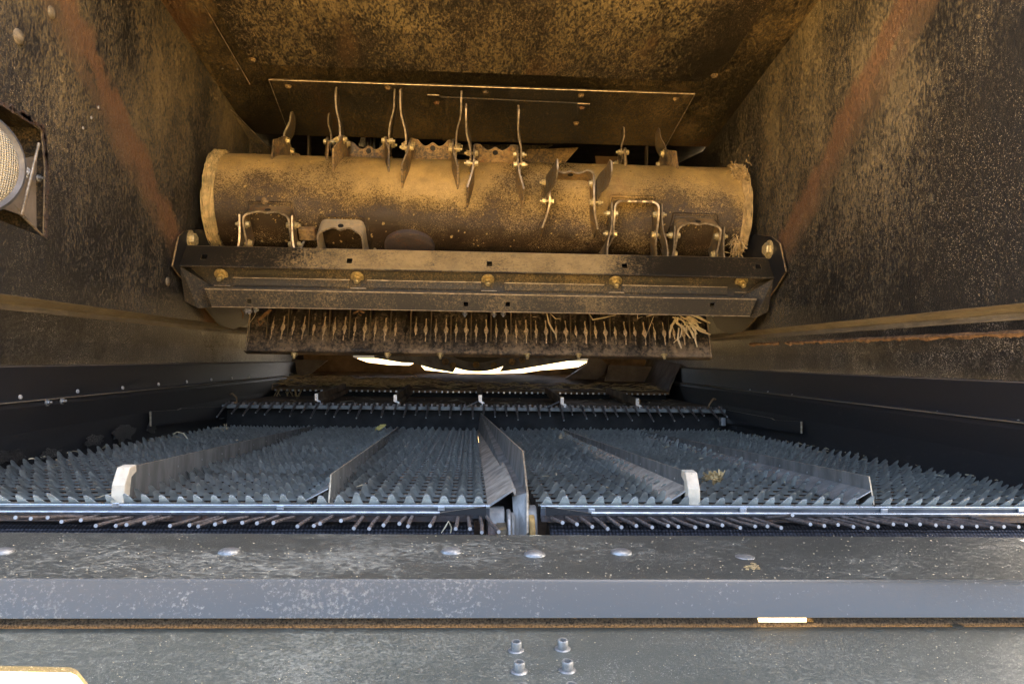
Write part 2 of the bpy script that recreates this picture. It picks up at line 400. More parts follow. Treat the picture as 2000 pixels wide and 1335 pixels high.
# ------------------------------------------------------------------ side walls
def side(sgn):
    X = XL if sgn < 0 else XR
    nm = 'left' if sgn < 0 else 'right'
    t = thing('hood_side_wall', (X, 1.6, -.2), ('left hood wall, dusty black sheet steel with a wide rust band and a lamp opening' if sgn < 0
              else 'right hood wall, dusty black sheet steel with a narrow diagonal rust band above an orange dirt seam'), 'machine wall', 'side walls of the harvester hood')
    out = -.004 if sgn < 0 else .004
    holes = []
    if sgn < 0:
        holes = [[(p.y, p.z) for p in (PX(-25, 190, X), PX(40, 228, X), PX(82, 255, X), PX(89, 330, X), PX(86, 463, X), PX(40, 446, X), PX(-25, 420, X))]]
    y0, y1 = .74, 3.3
    yu = .74 if sgn < 0 else .12  # right panel lengthened out of view to block the sun
    zt = cz(yu)+.02
    outer = [(yu, .082), (y1, .082), (y1, cz(y1)+.3), (2.25, cz(2.25)+.02), (yu, zt)]
    MB().plate(outer, holes, lambda u, v: (X, u, v), (out*.6, 0, 0)).build('upper_panel', [M['wall'], M['ledge']], t)
    def strip(name, prof, mat, y0_=y0, y1_=y1, th=.004, **k):   # prof: list of (outward dx, z)
        m = MB(); a_ = [(X+sgn*dx, z) for dx, z in prof]; n_ = len(a_)
        nrm = []
        for i in range(n_):
            d = V((a_[min(i+1, n_-1)][0]-a_[max(i-1, 0)][0], a_[min(i+1, n_-1)][1]-a_[max(i-1, 0)][1])).normalized()
            q = V((d.y, -d.x));  q = q if q.x*sgn > 0 else -q
            nrm.append(q*th)
        ys = [y0_+(y1_-y0_)*i/24 for i in range(25)]
        for y in ys:
            for i in range(n_): m.v.append(V((a_[i][0], y, a_[i][1])))
            for i in range(n_): m.v.append(V((a_[i][0]+nrm[i].x, y, a_[i][1]+nrm[i].y)))
        w_ = 2*n_
        for k_ in range(24):
            o = k_*w_; p = o+w_
            for i in range(n_-1):
                m.f.append([o+i, o+i+1, p+i+1, p+i]); m.mi.append(0); m.f.append([o+n_+i, p+n_+i, p+n_+i+1, o+n_+i+1]); m.mi.append(0)
            for i in (0, n_-1): m.f.append([o+i, p+i, p+n_+i, o+n_+i]); m.mi.append(1)
        return m.build(name, mat, t, **k)
    strip('ledge', [(0, .0815), (.005, .0795), (.021, .0710), (.0213, .062)], [M['ledge'], M['ledge']])
    strip('speckled_panel', [(.0218, .0695), (.0225, .066), (.030, .02), (.031, -.022)], [M['lower'], M['edge']])
    strip('seal_strip', [(.020, -.0195), (.018, -.024), (.012, -.060), (.010, -.070), (.004, -.0725)], [M['skirt'], M['skirt']])
    strip('skirt', [(.007, -.0735), (.003, -.082), (.006, -.12), (.004, -.175), (-.004, -.212), (.0, -.26)], [M['skirt'], M['skirt']])
    strip('seam_highlight', [(.0035, -.0722), (.0030, -.0738)], [M['ledge'], M['ledge']], th=.0012)  # pale strip: dust line on the seam, added as a highlight
    strip('seam_highlight', [(.0195, -.0205), (.0185, -.0215)], [M['tan'], M['tan']], th=.0008)  # thin tan strip added as a faint highlight line
    # rivets along the seal
    pxs = [(40, 775), (152, 764), (240, 757), (310, 750), (365, 745), (413, 741), (453, 738), (487, 736)] if sgn < 0 else \
          [(1547, 772), (1621, 782), (1713, 793), (1831, 806), (1989, 824), (1500, 766), (1465, 762)]
    for p in pxs:
        q = PX(p[0], p[1], X+sgn*.0092); put(ME['rivet'], 'rivet', t, q, (-sgn, 0, .15), scale=1.05)
    if sgn < 0:
        for p in ((92, 786), (121, 783)): put(ME['smallnut'], 'bolt', t, PX(p[0], p[1], X-.002), (1, 0, .1), scale=.8)
        for p, s_ in (((35, 72), 1.15), ((100, 25), 1.0)): put(ME['domewall'], 'dome_bolt', t, PX(p[0], p[1], X), (1, 0, 0), scale=s_)
        for p in ((192, 210), (178, 230), (162, 250)): put(ME['rivet'], 'rivet', t, PX(p[0], p[1], X), (1, 0, 0), scale=.8)
        put(ME['domewall'], 'dome_bolt', t, PX(327, 549, X), (1, 0, 0), scale=1.)
    # gusset strip in the corner under the roof
    m = MB()
    q = [(455, 225), (472, 262), (500, 300), (545, 318)] if sgn < 0 else [(1400, 292), (1380, 300), (1372, 330)]
    if sgn < 0:
        a_ = [PX(450, 215, X+.004), PX(487, 272, X+.004), PX(487, 312, X+.004)]
        m.prism([a_[0], a_[1], a_[2], a_[2]+V((.055, .10, 0)), a_[1]+V((.03, .10, .0)), a_[0]+V((.004, .05, .0))], (0, 0, .003), 1)
        m.build('corner_gusset', [M['wall'], M['edge']], t)
    # long flat end plate of the finger bar lying on the wall
    x0 = X-sgn*.003
    pts = [(292, 803), (345, 800), (352, 797), (440, 793), (440, 815), (292, 832)] if sgn < 0 else [(1567, 823), (1515, 820), (1508, 816), (1420, 800), (1420, 826), (1567, 846)]
    m = MB().prism([PX(a_, b_, x0) for a_, b_ in pts], (-sgn*.004, 0, 0), 1)
    m.build('flat_bracket', [M['skirt'], M['edge']], t)
    return t
wl = side(-1); wr = side(1)
# flaked dirt patches low on the left skirt, crusted dirt seam on the right wall
def patch(cx, cz_, ry, rz, X, nx, th=.0015, seed=0, n=26, rough=.45):
    pts = []
    for i in range(n):
        t_ = 2*math.pi*i/n; k = 1+rough*noise.noise(V((math.cos(t_)*2.2, math.sin(t_)*2.2, seed*3.7)))*1.6
        pts.append(V((X, cx+math.cos(t_)*ry*k, cz_+math.sin(t_)*rz*k)))
    return MB().prism(pts, (nx*th, 0, 0))
for i, (px, py, a_, b_) in enumerate([(240, 845, .045, .016), (180, 860, .035, .010), (20, 890, .03, .010), (95, 885, .028, .007), (295, 835, .02, .011)]):
    q = PX(px, py, XL-.001)
    patch(q.y, q.z, a_, b_, XL+.0005, 1, seed=i).build('dirt_flake', M['lower'], wl)
def crust(path, X, hw, name, lab):
    m = MB(); top = []; bot = []
    N = 150
    for i in range(N+1):
        f = i/N; a_ = path[0].lerp(path[1], f)
        k = noise.noise(V((f*22, 0, 3)))*.5+noise.noise(V((f*90, 0, 7)))*.35
        w_ = hw*(max(0, .55+.9*k)) if not (.18 < f < .22) else 0
        top.append(V((X, a_.y, a_.z+w_*.5))); bot.append(V((X, a_.y, a_.z-w_*(1+.5*noise.noise(V((f*60, 5, 7)))))))
    for i in range(N):
        m.v += [top[i], top[i+1], bot[i+1], bot[i], (top[i]+bot[i])/2+V((-.004, 0, 0)), (top[i+1]+bot[i+1])/2+V((-.004, 0, 0))]
        o = len(m.v)-6; m.f += [[o, o+1, o+5, o+4], [o+4, o+5, o+2, o+3]]; m.mi += [0, 0]
    ob = m.build(name, M['browndirt'], wr, label=lab); ob['kind'] = 'stuff'; return ob
crust((PX(1465, 671, XR+.0255), PX(2050, 646, XR+.0255)), XR+.0255, .010, 'dirt_seam', 'crusted orange dirt along the seam')

# ------------------------------------------------------------------ roof
rt = thing('hood_roof', (.02, 1.6, cz(1.6)), 'sloping rusty black roof of the hood with a bolted hatch plate near its back edge', 'machine roof')
def roofsheet(y0, y1, x0, x1, d, th, name, mats, nx=1):
    m = MB(); m.prism([(x0, y0, cz(y0)+d), (x1, y0, cz(y0)+d), (x1, y1, cz(y1)+d), (x0, y1, cz(y1)+d)], (0, 0, th), 1); return m.build(name, mats, rt, bevel=.0008)
roofsheet(.9, 2.20, XL-.01, XR+.01, .012, .004, 'roof_sheet', [M['rooflow'], M['rooflow']])
a0 = PC(490, 132); b0 = PC(1390, 152)
m = MB().prism([PC(385, -60), PC(1560, -60), PC(1500, 0), PC(1393, 146), PC(1370, 168), PC(520, 146), PC(483, 118), PC(413, 0)][0:0] or
               [(-.545, .95, cz(.95)), (.60, .95, cz(.95)), (.60, 1.70, cz(1.70)), (.565, 1.80, cz(1.80)), (-.52, 1.79, cz(1.79)), (-.545, 1.72, cz(1.72))], (0, 0, .006), 1)
m.build('centre_sheet', [M['roof'], M['rooflow']], rt, bevel=.0015)
# side fillets
MB().prism([(-.640, .95, cz(.95)+.004), (-.572, .95, cz(.95)+.004), (-.572, 1.9, cz(1.9)+.004), (-.640, 2.1, cz(2.1)+.004)], (0, 0, .004), 1).build('fillet_strip', [M['rooflow'], M['edge']], rt)
# hatch plate and inner cover
h = [PC(525, 156, -.004), PC(1357, 184, -.004), PC(1300, 286, -.004), PC(566, 264, -.004)]
hp = MB().prism(h, (0, 0, .004), 0).build('hatch_plate', [M['rooflow']], rt)
for i, (p, q) in enumerate(((h[0], h[1]), (h[0], h[3]), (h[1], h[2]))):
    MB().tube([p+V((0, -.001, -.0005)), q+V((0, -.001, -.0005))], .0012 if i == 0 else .0009, 6).build('plate_edge', M['edge'], hp)
h2 = [PC(850, 190, -.008), PC(1140, 203, -.008), PC(1100, 281, -.008), PC(865, 275, -.008)]
h2o = MB().prism(h2, (0, 0, .0038), 0).build('inner_cover', [M['rooflow'], M['edge']], hp, bevel=.0005)
for p, q in (((835, 186), (858, 187)), ((1128, 203), (1152, 204))):
    MB().prism([PC(p[0], p[1], -.0125), PC(q[0], q[1], -.0125), PC(q[0]-2, q[1]+22, -.0125), PC(p[0]-1, p[1]+22, -.0125)], (0, 0, .003), 1).build('clamp_tab', [M['rooflow'], M['edge']], hp, bevel=.0005)
for p in ((563, 168), (758, 171), (948, 179), (1135, 186), (1320, 193), (1137, 210), (1125, 241), (853, 200), (1395, 148), (493, 117)):
    put(ME['hexrust'], 'hatch_bolt', rt, PC(p[0], p[1], -.004 if p[0] not in (1137, 1125, 853) else -.012), (0, -.1385, -1), rnd.random(), .95)
for p in ((435, 128), (464, 129), (389, 132)): put(ME['smallnut'], 'stud', rt, PC(p[0], p[1], .012), (0, 0, -1), scale=.9)

# ------------------------------------------------------------------ lamp in the left wall
lp = thing('work_lamp', PX(-25, 310, XL-.05), 'round work lamp with a cream ribbed lens set in the cut-out of the left wall', 'lamp')
Lc = PX(-71, 312, XL-.012); Ld = V((.80, -.60, -.05)).normalized()
MB().revolve(Lc, Ld, [(.02, -.07), (.055, -.055), (.070, -.014), (.074, -.006), (.074, .004), (.070, .008), (.064, .004)], 48).build('housing', M['grey'], lp, True)
MB().revolve(Lc, Ld, [(.0645, .0035), (.061, .008), (.046, .0125), (.028, .015), (.01, .016)], 48).build('lens', M['lens'], lp, True)
rc = [PX(-25, 185, XL), PX(95, 250, XL), PX(95, 475, XL), PX(-25, 430, XL)]
def rq(p, dx, dy=0): return V((XL-dx, p.y+dy, p.z))
bx = MB(); o0 = [rq(p, .001) for p in rc]; o1 = [rq(p, .11) for p in rc]
bx.add(o0+o1, [[4, 5, 6, 7]]+[[i, (i+1) % 4, 4+(i+1) % 4, 4+i] for i in range(4)])
bx.build('lamp_recess', M['rooflow'], lp)
sh = [PX(90, 330, XL-.004), PX(86, 463, XL-.004), PX(-20, 425, XL-.004), PX(-20, 400, XL-.06), PX(60, 400, XL-.06)]
MB().prism([PX(88, 300, XL-.012), PX(86, 458, XL-.012), PX(42, 420, XL-.03), PX(-30, 395, XL-.05), PX(-30, 330, XL-.05)], (-.003, 0, 0), 1).build('back_plate', [M['tan'], M['edge']], lp)
MB().tube([PX(76, 280, XL-.003), PX(42, 420, XL-.003)], .0022, 8).build('stay_rod', M['edge'], lp, True)
MB().tube([PX(46, 424, XL-.002), PX(85, 462, XL-.002)], .0016, 8).build('stay_rod', M['edge'], lp, True)
put(ME['smallnut'], 'bolt', lp, PX(49, 337, XL-.014), (.6, -.8, 0), scale=1.3); put(ME['smallnut'], 'bolt', lp, PX(76, 348, XL-.008), (1, -.2, 0), scale=.8)
m = MB()
for i in range(60):     # flaking rust round the opening
    f = i/60; pts = [PX(-25, 188, XL+.001), PX(40, 222, XL+.001), PX(85, 252, XL+.001), PX(92, 330, XL+.001), PX(89, 470, XL+.001)]
    k = f*4; j = int(k); p = pts[j].lerp(pts[j+1], k-j); r = .002+.003*rnd.random()
    m.prism([p+V((0, math.cos(t_)*r*(1+.5*rnd.random()), math.sin(t_)*r*(1+.5*rnd.random()))) for t_ in [q_*math.pi/3 for q_ in range(6)]], (.0012, 0, 0))
o = m.build('rust_scale', M['rust'], wl, kind='stuff')

# ------------------------------------------------------------------ chopper rotor
YC, ZC, R = 1.90, .385, .122
rot_ = thing('chopper_rotor', (.03, YC, ZC), 'dust-caked straw chopper drum with bolted blades lying across the hood above the crossbeam', 'rotor')
m = MB(); n = 96; xs = [(-.618, R*.93), (-.613, R)]+[(-.608+i*(1.270/60), R) for i in range(61)]+[(.666, R), (.671, R*.95)]
for x, r in xs:
    for j in range(n):
        t_ = 2*math.pi*j/n
        rr = r+.0012*noise.noise(V((x*14, math.cos(t_)*2, math.sin(t_)*2)))
        m.v.append(V((x, YC+math.cos(t_)*rr, ZC+math.sin(t_)*rr)))
for i in range(len(xs)-1):
    for j in range(n):
        j2 = (j+1) % n; m.f.append([i*n+j, i*n+j2, (i+1)*n+j2, (i+1)*n+j]); m.mi.append(0)
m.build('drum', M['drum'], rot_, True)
for x0, x1, r in ((-.630, -.624, R*.93), (.674, .680, R*.93)):
    MB().revolve((x0, YC, ZC), (1, 0, 0), [(r, 0), (r, x1-x0)], 64).build('end_disc', M['blade'], rot_, True)
def fr(th):
    t_ = math.radians(th); return V((0, -math.cos(t_), math.sin(t_))), V((0, math.sin(t_), math.cos(t_)))
LA = .055
def lug(xc, th, mat=None, tail=.10, tabonly=False):
    rr, tt = fr(th); O = V((xc, YC, ZC)); path = []
    a_ = LA; c = .018; tw = .034
    path.append((-a_-.014, -tail, R+.002)); path.append((-a_-.004, -.072, R+.026)); path.append((-a_, -.055, R+.044))
    path.append((-a_, -.01, R+.050)); path.append((-a_, tw-c, R+.050))
    for q in range(1, 5):
        t_ = q/5*math.pi/2; path.append((-a_+c*(1-math.cos(t_)), tw-c+c*math.sin(t_), R+.050-.006*q/5))
    for x in [(-a_+c)+(2*(a_-c))*i/14 for i in range(15)]:
        u = x/(a_-c); e_ = R+.026+.018*abs(u)**3+.012*math.exp(-(u/.30)**2)
        path.append((x, tw, e_))
    path += [(-x, t_, e_) for x, t_, e_ in path[:9]][::-1]
    m = MB(); n_ = len(path); th_ = .0045
    P2 = [V((x, t_)) for x, t_, e_ in path]; out = []
    for i in range(n_):
        d = (P2[min(i+1, n_-1)]-P2[max(i-1, 0)]).normalized(); out.append(V((d.y, -d.x))*th_)
    for i, (x, t_, e_) in enumerate(path):
        drop = R - math.sqrt(max(0, R*R-t_*t_)) + .004
        for (ox, ot, h_) in ((0, 0, R-drop), (0, 0, e_), (out[i].x, out[i].y, e_), (out[i].x, out[i].y, R-drop)):
            m.v.append(O+V((x+ox, 0, 0))+tt*(t_+ot)+rr*h_)
    for i in range(n_-1):
        for k in range(4):
            k2 = (k+1) % 4; m.f.append([i*4+k, i*4+k2, i*4+4+k2, i*4+4+k]); m.mi.append(1 if k == 1 else 0)
    m.f.append([0, 1, 2, 3]); m.mi.append(0); o = (n_-1)*4; m.f.append([o+3, o+2, o+1, o]); m.mi.append(0)
    L = m.build('mounting_lug', [mat or M['lug'], M['edge']], rot_, True)
    # hole in the web boss, its dark inside painted as a black disc
    MB().revolve(O+tt*(tw+.0005)+rr*(R+.024), tt, [(.0068, -.006), (.0068, .0012), (.0055, .0012)], 20).build('hole', M['black'], L, True)
    # dust fillet where the lug meets the drum
    m = MB(); n2 = 40
    pth = []
    for i in range(n2+1):
        f = i/n2*2-1; x = f*(a_+.010); t_ = tw+.008 if abs(f) < .8 else tw+.008-(abs(f)-.8)*.35
        h_ = math.sqrt(max(1e-6, R*R-t_*t_)); pth.append(O+V((x, 0, 0))+tt*t_+rr*(h_+.001))
    m.tube(pth, [.0035+.0025*abs(noise.noise(p*60)) for p in pth], 6); m.build('packed_dust', M['drum'], L, True)
    return O, rr, tt
def blade(O, rr0, tt0, sx, length=.155, bend=1, flare=0., swing=None):
    """one chopper knife: a thin plate square to the drum axis with an S-bend and a bevelled tip"""
    m = MB(); th = .0038; prof = []
    N = 12
    rr, tt = fr(swing) if swing is not None else (rr0, tt0)
    B = O if swing is None else O+rr0*(R+.035)-rr*(R+.035)       # hangs free from its bolt
    for i in range(N+1):
        f = i/N; r_ = R+.012+length*f
        s_ = 1/(1+math.exp(-(f-.52)*16)); x = sx*(LA+.0052)+bend*.012*s_
        wd = .027*(1-.10*f) if f < .9 else .027*(1-.10*f)-(f-.9)*.12
        prof.append((r_, x, wd, -.020+flare*f))
    for r_, x, wd, tc in prof:
        for (dx, k) in ((-th/2, -1), (-th/2, 1), (th/2, .93), (th/2, -.93)):
            m.v.append(B+V((x+dx, 0, 0))+rr*r_+tt*((tc if swing is None else 0)+wd*k*(1 if swing is None else .8)))
    for i in range(N):
        for k in range(4):
            k2 = (k+1) % 4; m.f.append([i*4+k, i*4+k2, i*4+4+k2, i*4+4+k]); m.mi.append(1 if k in (1, 3) else 0)
    m.f.append([0, 1, 2, 3]); m.mi.append(1); o = N*4; m.f.append([o+3, o+2, o+1, o]); m.mi.append(1)
    m.build('blade', [M['blade'], M['edge']], rot_, True)
    for tc in (.002, -.046):
        put(ME['through'], 'blade_bolt', rot_, O+V((sx*(LA+.001), 0, 0))+rr0*(R+.035)+tt0*tc, (sx, 0, 0), rnd.random())
def XP(px, py, Y): return P(px, py, Y).x
specs = [  # centre px, py, Y at that place, angle, blades?, bend of left and right
    (604, 285, 1.93, 107, True, (1, -1)), (716, 280, 1.88, 86, True, (-1, 1)), (844, 290, 1.84, 66, True, (-1, 1)),
    (968, 300, 1.79, 46, True, (-1, -1)), (1115, 375, 1.75, 13, True, (1, 1)), (1240, 445, 1.75, -13, True, (-1, 1)),
    (525, 457, 1.77, -30, True, (-1, 1)), (1360, 457, 1.77, -31, True, (-1, 1)), (668, 462, 1.79, -43, False, None),
    (1258, 300, 1.92, 112, True, (1, -1)), (780, 500, 1.9, -95, True, (1, 1)), (400+40, 330, 2., 170, False, None), (1050, 330, 2.0, 150, True, (1, -1))]
for px, py, Yp, th, bl_, bd in specs:
    O, rr, tt = lug(XP(px, py, Yp), th, M['palelug'] if px == 668 else None, .05 if th < -20 else .10)
    if bl_:
        sw = {1240: -84, 525: -96, 1360: -96}.get(px)
        for k_, sx in ((0, -1), (1, 1)): blade(O, rr, tt, sx, bend=bd[k_], length=.12 if th > 100 else .155, swing=sw)
# weld balance pads seen low on the drum
rr, tt = fr(-62); O = V((XP(800, 484, 1.84), YC, ZC))
MB().revolve(O+rr*(R-.004), rr, [(.062, 0), (.062, .010), (.055, .014), (.04, .0145)], 40).build('round_boss', M['rust'], rot_, True)
rr, tt = fr(-44); O = V((XP(602, 478, 1.82), YC, ZC))
MB().obox(O+rr*(R+.004), (V((.020, 0, 0)), tt*.016, rr*.008)).build('balance_block', M['lug'], rot_, bevel=.002)
rr, tt = fr(-8); O = V((XP(518, 385, 1.78), YC, ZC))
MB().revolve(O+rr*(R-.003), rr, [(.009, 0), (.009, .008), (.005, .011)], 16).build('plug', M['lug'], rot_, True)

m = MB()          # chips and chaff stuck in the grease on the drum, thickest beside the lugs
for i in range(700):
    if rnd.random() < .6:
        sp_ = rnd.choice(specs); th_ = math.radians(sp_[3]+rnd.gauss(16, 8)); x = XP(sp_[0], sp_[1], sp_[2])+rnd.gauss(0, .035)
    else: th_ = math.radians(rnd.uniform(-60, 88)); x = rnd.uniform(-.60, .66)
    if not -.61 < x < .67: continue
    p = V((x, YC-math.cos(th_)*(R+.0002), ZC+math.sin(th_)*(R+.0002))); n_ = V((0, -math.cos(th_), math.sin(th_))); u_ = n_.orthogonal().normalized(); w_ = n_.cross(u_)
    q = rnd.uniform(.0006, .0028) if rnd.random() < .85 else rnd.uniform(.002, .0045); a_ = rnd.uniform(0, 6)
    m.prism([p+(u_*math.cos(a_+k*math.pi/2.5)+w_*math.sin(a_+k*math.pi/2.5)*rnd.uniform(.3, 1))*q for k in range(5)], n_*q*.5)
m.build('stuck_chaff', M['packed'], rot_, kind='stuff')
# straw wound round the drum ends
def fibres(name, lab, cat, make, n, mat, r=(.0008, .0018), group=None):
    m = MB()
    for i in range(n):
        pth = make(i); m.tube(pth, [rnd.uniform(*r)*(.7 if k in (0, len(pth)-1) else 1) for k in range(len(pth))], 5, flat=.5)
    o = m.build(name, mat, smooth=True); solo(o, lab, cat, group); return o
def wrapf(x0, x1, a0, a1, dr=(-.006, .012)):
    def f(i):
        t0 = rnd.uniform(a0, a1); L = rnd.uniform(.25, .9); x = rnd.uniform(x0, x1); k = rnd.uniform(-.018, .018); r0 = R+rnd.uniform(*dr)
        out = []
        for q in range(8):
            t_ = t0+L*q/7; r_ = r0+.004*noise.noise(V((i, q*.7, 0)))
            out.append(V((min(max(x+k*q/7+.004*noise.noise(V((i*3, q*.8, 5))), x0-.004), x1+.004), YC-math.cos(t_)*r_, ZC+math.sin(t_)*r_)))
        return out
    return f
fibres('straw_wrap', 'yellow straw wound in a ring round the left end of the chopper drum', 'straw', wrapf(-.638, -.620, -1.3, 1.1, (-.012, .009)), 620, M['yellowstraw'])
fibres('straw_wrap', 'matted brown straw wound round the right end of the chopper drum', 'straw', wrapf(.668, .680, -1.2, 1.4, (-.010, .010)), 520, M['straw'], (.0005, .0012))
def clump(c, ax, n, L, r, spread):
    def f(i):
        p = V(c)+V((rnd.gauss(0, ax[0]), rnd.gauss(0, ax[1]), rnd.gauss(0, ax[2]))); d = V((rnd.gauss(0, 1), rnd.gauss(0, 1), rnd.gauss(0, 1)))
        d.normalize(); d = (d+V(spread)).normalized(); l_ = L*rnd.uniform(.5, 1.2); o = []
        for q in range(5):
            o.append(p+d*(l_*q/4)+V((noise.noise(V((i, q, 1))), noise.noise(V((i, q, 2))), noise.noise(V((i, q, 3)))))*l_*.14)
        return o
    return f
c = P(1447, 345, 1.80)
fibres('straw_clump', 'fuzzy brown chaff clump stuck on top of the right drum end', 'straw', clump(c+V((-.004, .01, 0)), (.007, .02, .014), 0, .013, 0, (.2, 0, -.3)), 620, M['straw'], (.0004, .0011))
c = P(1438, 475, 1.78)
fibres('straw_clump', 'small yellow straw tuft hanging beside the right wall below the drum end', 'straw', clump(c, (.004, .01, .012), 0, .03, 0, (-.2, 0, -.9)), 50, M['straw'], (.0007, .0015))

# ------------------------------------------------------------------ crossbeam
bt = thing('crossbeam', (.03, 1.70, .1), 'black bent-steel crossbeam with square holes and five stud nuts below the chopper drum', 'beam')
def yz(py, Y, px=940): q = P(px, py, Y); return q.y, q.z
A_ = [yz(492, 1.705), yz(531, 1.665)]
xl, xr = P(350, 505, 1.69).x, P(1526, 520, 1.69).x
def sq(px, py, s_=5.0):
    q = P(px, py, 1.685); return q.x, q.z
(ya, za), (yb, zb) = A_
def fl(u, v): f = (v-za)/(zb-za); return (u, ya+(yb-ya)*f, v)
hs = []
for px, py in ((399, 502), (683, 510), (956, 516), (1220, 520), (1482, 521)):
    x, z = sq(px, py); hh = .0062; z = min(max(z, zb+.008), za-.008); hs.append([(x-hh, z-hh), (x+hh, z-hh), (x+hh, z+hh), (x-hh, z+hh)])
MB().plate([(xl, za), (xr, za), (xr+.006, zb), (xl-.006, zb)], hs, fl, (0, .003, .0012)).build('upper_flange', [M['beam'], M['edge']], bt, bevel=.0006)
m = MB(); m.profx([(yb, zb-.0002), (yb+.004, zb-.0025), (yb+.045, zb+.004)], xl, xr, .0025, emi=0); m.build('flange_return', [M['beamlow'], M['edge']], bt)
yw = 1.735
zt_, zb_ = yz(531, yw)[1], yz(588, yw)[1]
m = MB(); m.profx([(yw, zt_+.02), (yw+.002, zt_-.015), (yw-.004, zb_)], xl, xr, .003, emi=0); m.build('web', [M['beamlow'], M['edge']], bt)
# raised backing strips with bright upper edges between the nuts
segs = [(455, 683), (717, 940), (985, 1180), (1215, 1420)]
for x0, x1 in segs:
    q0 = P(x0, 549, yw-.004).x; q1 = P(x1, 552, yw-.004).x; z1 = yz(552, yw-.006)[1]; z2 = yz(566, yw-.006)[1]
    MB().box(q0, q1, yw-.007, yw-.001, z2, z1).build('backing_strip', [M['beamlow']], bt, bevel=.0007)
    MB().box(q0, q1, yw-.0078, yw-.001, z1+.0001, z1+.0014).build('strip_edge', M['edge'], bt)
for px, py in ((432, 538), (698, 543), (953, 548), (1202, 551), (1448, 551)):
    q = P(px, py-2, yw-.002); put(ME['nutstud'], 'stud_nut', bt, q, (0, -.75, -.66), rnd.random(), 1.25)
    q2 = P(px+2, py+20, yw-.006); MB().box(q2.x-.018, q2.x+.018, yw-.009, yw-.003, q2.z-.001, q2.z+.001).build('lock_tab', M['edge'], bt, bevel=.0005)
# lower channel flange
yl = 1.672; L1 = yz(575, yl); L2 = yz(608, yl+.012)
xl2, xr2 = P(400, 570, yl).x, P(1478, 578, yl).x
(ya, za), (yb, zb) = L1, L2; hs = []
for px, py in ((486, 588), (910, 594), (992, 594), (1391, 596)):
    q = P(px, py, yl+.005); hh = .0050; hs.append([(q.x-hh, q.z-hh), (q.x+hh, q.z-hh), (q.x+hh, q.z+hh), (q.x-hh, q.z+hh)])
MB().plate([(xl2, za), (xr2, za), (xr2-.012, zb), (xl2+.012, zb)], hs, fl, (0, .003, .0004)).build('lower_flange', [M['beamlow'], M['edge']], bt, bevel=.0006)
m = MB(); m.profx([(ya, za+.0022), (ya+.030, za+.006), (yw+.01, za+.010)], xl2, xr2, .0025, emi=0); m.build('flange_shelf', [M['beamlow'], M['edge']], bt)
MB().tube([(xl2, ya-.0006, za+.0008), (xr2, ya-.0006, za+.0008)], .0013, 6).build('rolled_lip', M['edge'], bt, True)
MB().tube([(xl2+.012, yb-.0004, zb), (xr2-.012, yb-.0004, zb)], .0009, 6).build('rolled_lip', M['edge'], bt, True)
m = MB(); m.profx([(yb, zb-.0005), (yb+.05, zb+.004)], xl2+.012, xr2-.012, .0025, emi=0); m.build('flange_return', [M['beamlow'], M['edge']], bt)
for sgn in (-1, 1):
    if sgn < 0:
        X0 = XL+.014; pts = [(360, 452), (350, 462), (338, 520), (376, 570), (400, 600), (428, 635), (455, 643), (482, 634), (500, 600), (500, 455), (395, 448)]
    else:
        X0 = XR-.014; pts = [(1506, 462), (1522, 475), (1534, 530), (1516, 560), (1498, 585), (1472, 625), (1450, 648), (1425, 654), (1400, 640), (1380, 600), (1380, 462), (1480, 458)]
    MB().prism([PX(a_, b_, X0) for a_, b_ in pts], (sgn*.004, 0, 0), 1).build('end_plate', [M['skirt'], M['lug']], bt, bevel=.0006)
    # cranked flange joining beam and end plate
    q = [(400, 530), (455, 562), (408, 575), (399, 600)] if sgn < 0 else [(1500, 545), (1462, 578), (1470, 585), (1475, 606)]
    put(ME['hex'], 'end_bolt', bt, PX(372, 468, X0) if sgn < 0 else PX(1503, 487, X0), (-sgn, -.1, 0), .2, 1.9)
    m = MB(); cpt = P(375, 470, 1.66) if sgn < 0 else None
    e0 = V((xl if sgn < 0 else xr, 1.70, .17)); 
    m.prism([(X0, 1.67, .195), (X0-sgn*.012, 1.70, .195), (X0-sgn*.055, 1.73, .155), (X0-sgn*.060, 1.73, .110), (X0-sgn*.03, 1.70, .105), (X0, 1.70, .12)], (0, .003, 0), 1)
    m.build('corner_brace', [M['beamlow'], M['edge']], bt, bevel=.0006)
for px, py in ((482, 606), (488, 607), (500, 604), (908, 612), (965, 613), (983, 612), (1391, 612), (1379, 612)):
    put(ME['smallnut'], 'small_nut', bt, P(px, py, 1.70), (0, -.6, -.8), rnd.random(), .9)

# ------------------------------------------------------------------ counter-knife bank
kt = thing('knife_bank', (.02, 1.88, .0), 'slotted steel counter-knife bank packed with chaff directly under the crossbeam', 'knife bank')
YT, YB = 1.92, 1.85
kz1 = P(940, 606, YT).z; kz0 = P(940, 691, YB).z
kx0, kx1 = P(492, 620, 1.90).x, P(1378, 620, 1.90).x
m = MB(); NX = 460; NZ = 14; x0b, x1b = P(480, 690, YB).x, P(1388, 692, YB).x
first = P(533, 650, 1.88).x; pit = (P(1345, 650, 1.88).x-P(533, 650, 1.88).x)/41.6
def kpos(fx, fz, dy=0):
    x = (x0b+(x1b-x0b)*fx)*(1-fz)+(kx0+(kx1-kx0)*fx)*fz
    return V((x, YB+(YT-YB)*fz+dy, kz0+(kz1-kz0)*fz))
for k in range(NZ+1):
    fz = k/NZ
    for i in range(NX+1):
        fx = i/NX; p = kpos(fx, fz); ph = (p.x-first)/pit
        env = math.sin(math.pi*min(1, max(0, (fz-.08)/.84)))**.6 if .08 < fz < .92 else 0
        ins = 1 if -1 < ph < 42.6 else 0
        m.v.append(p+V((0, -.007*env*ins*(.5+.5*math.cos(2*math.pi*ph))**1.5-.002*noise.noise(p*60), 0)))
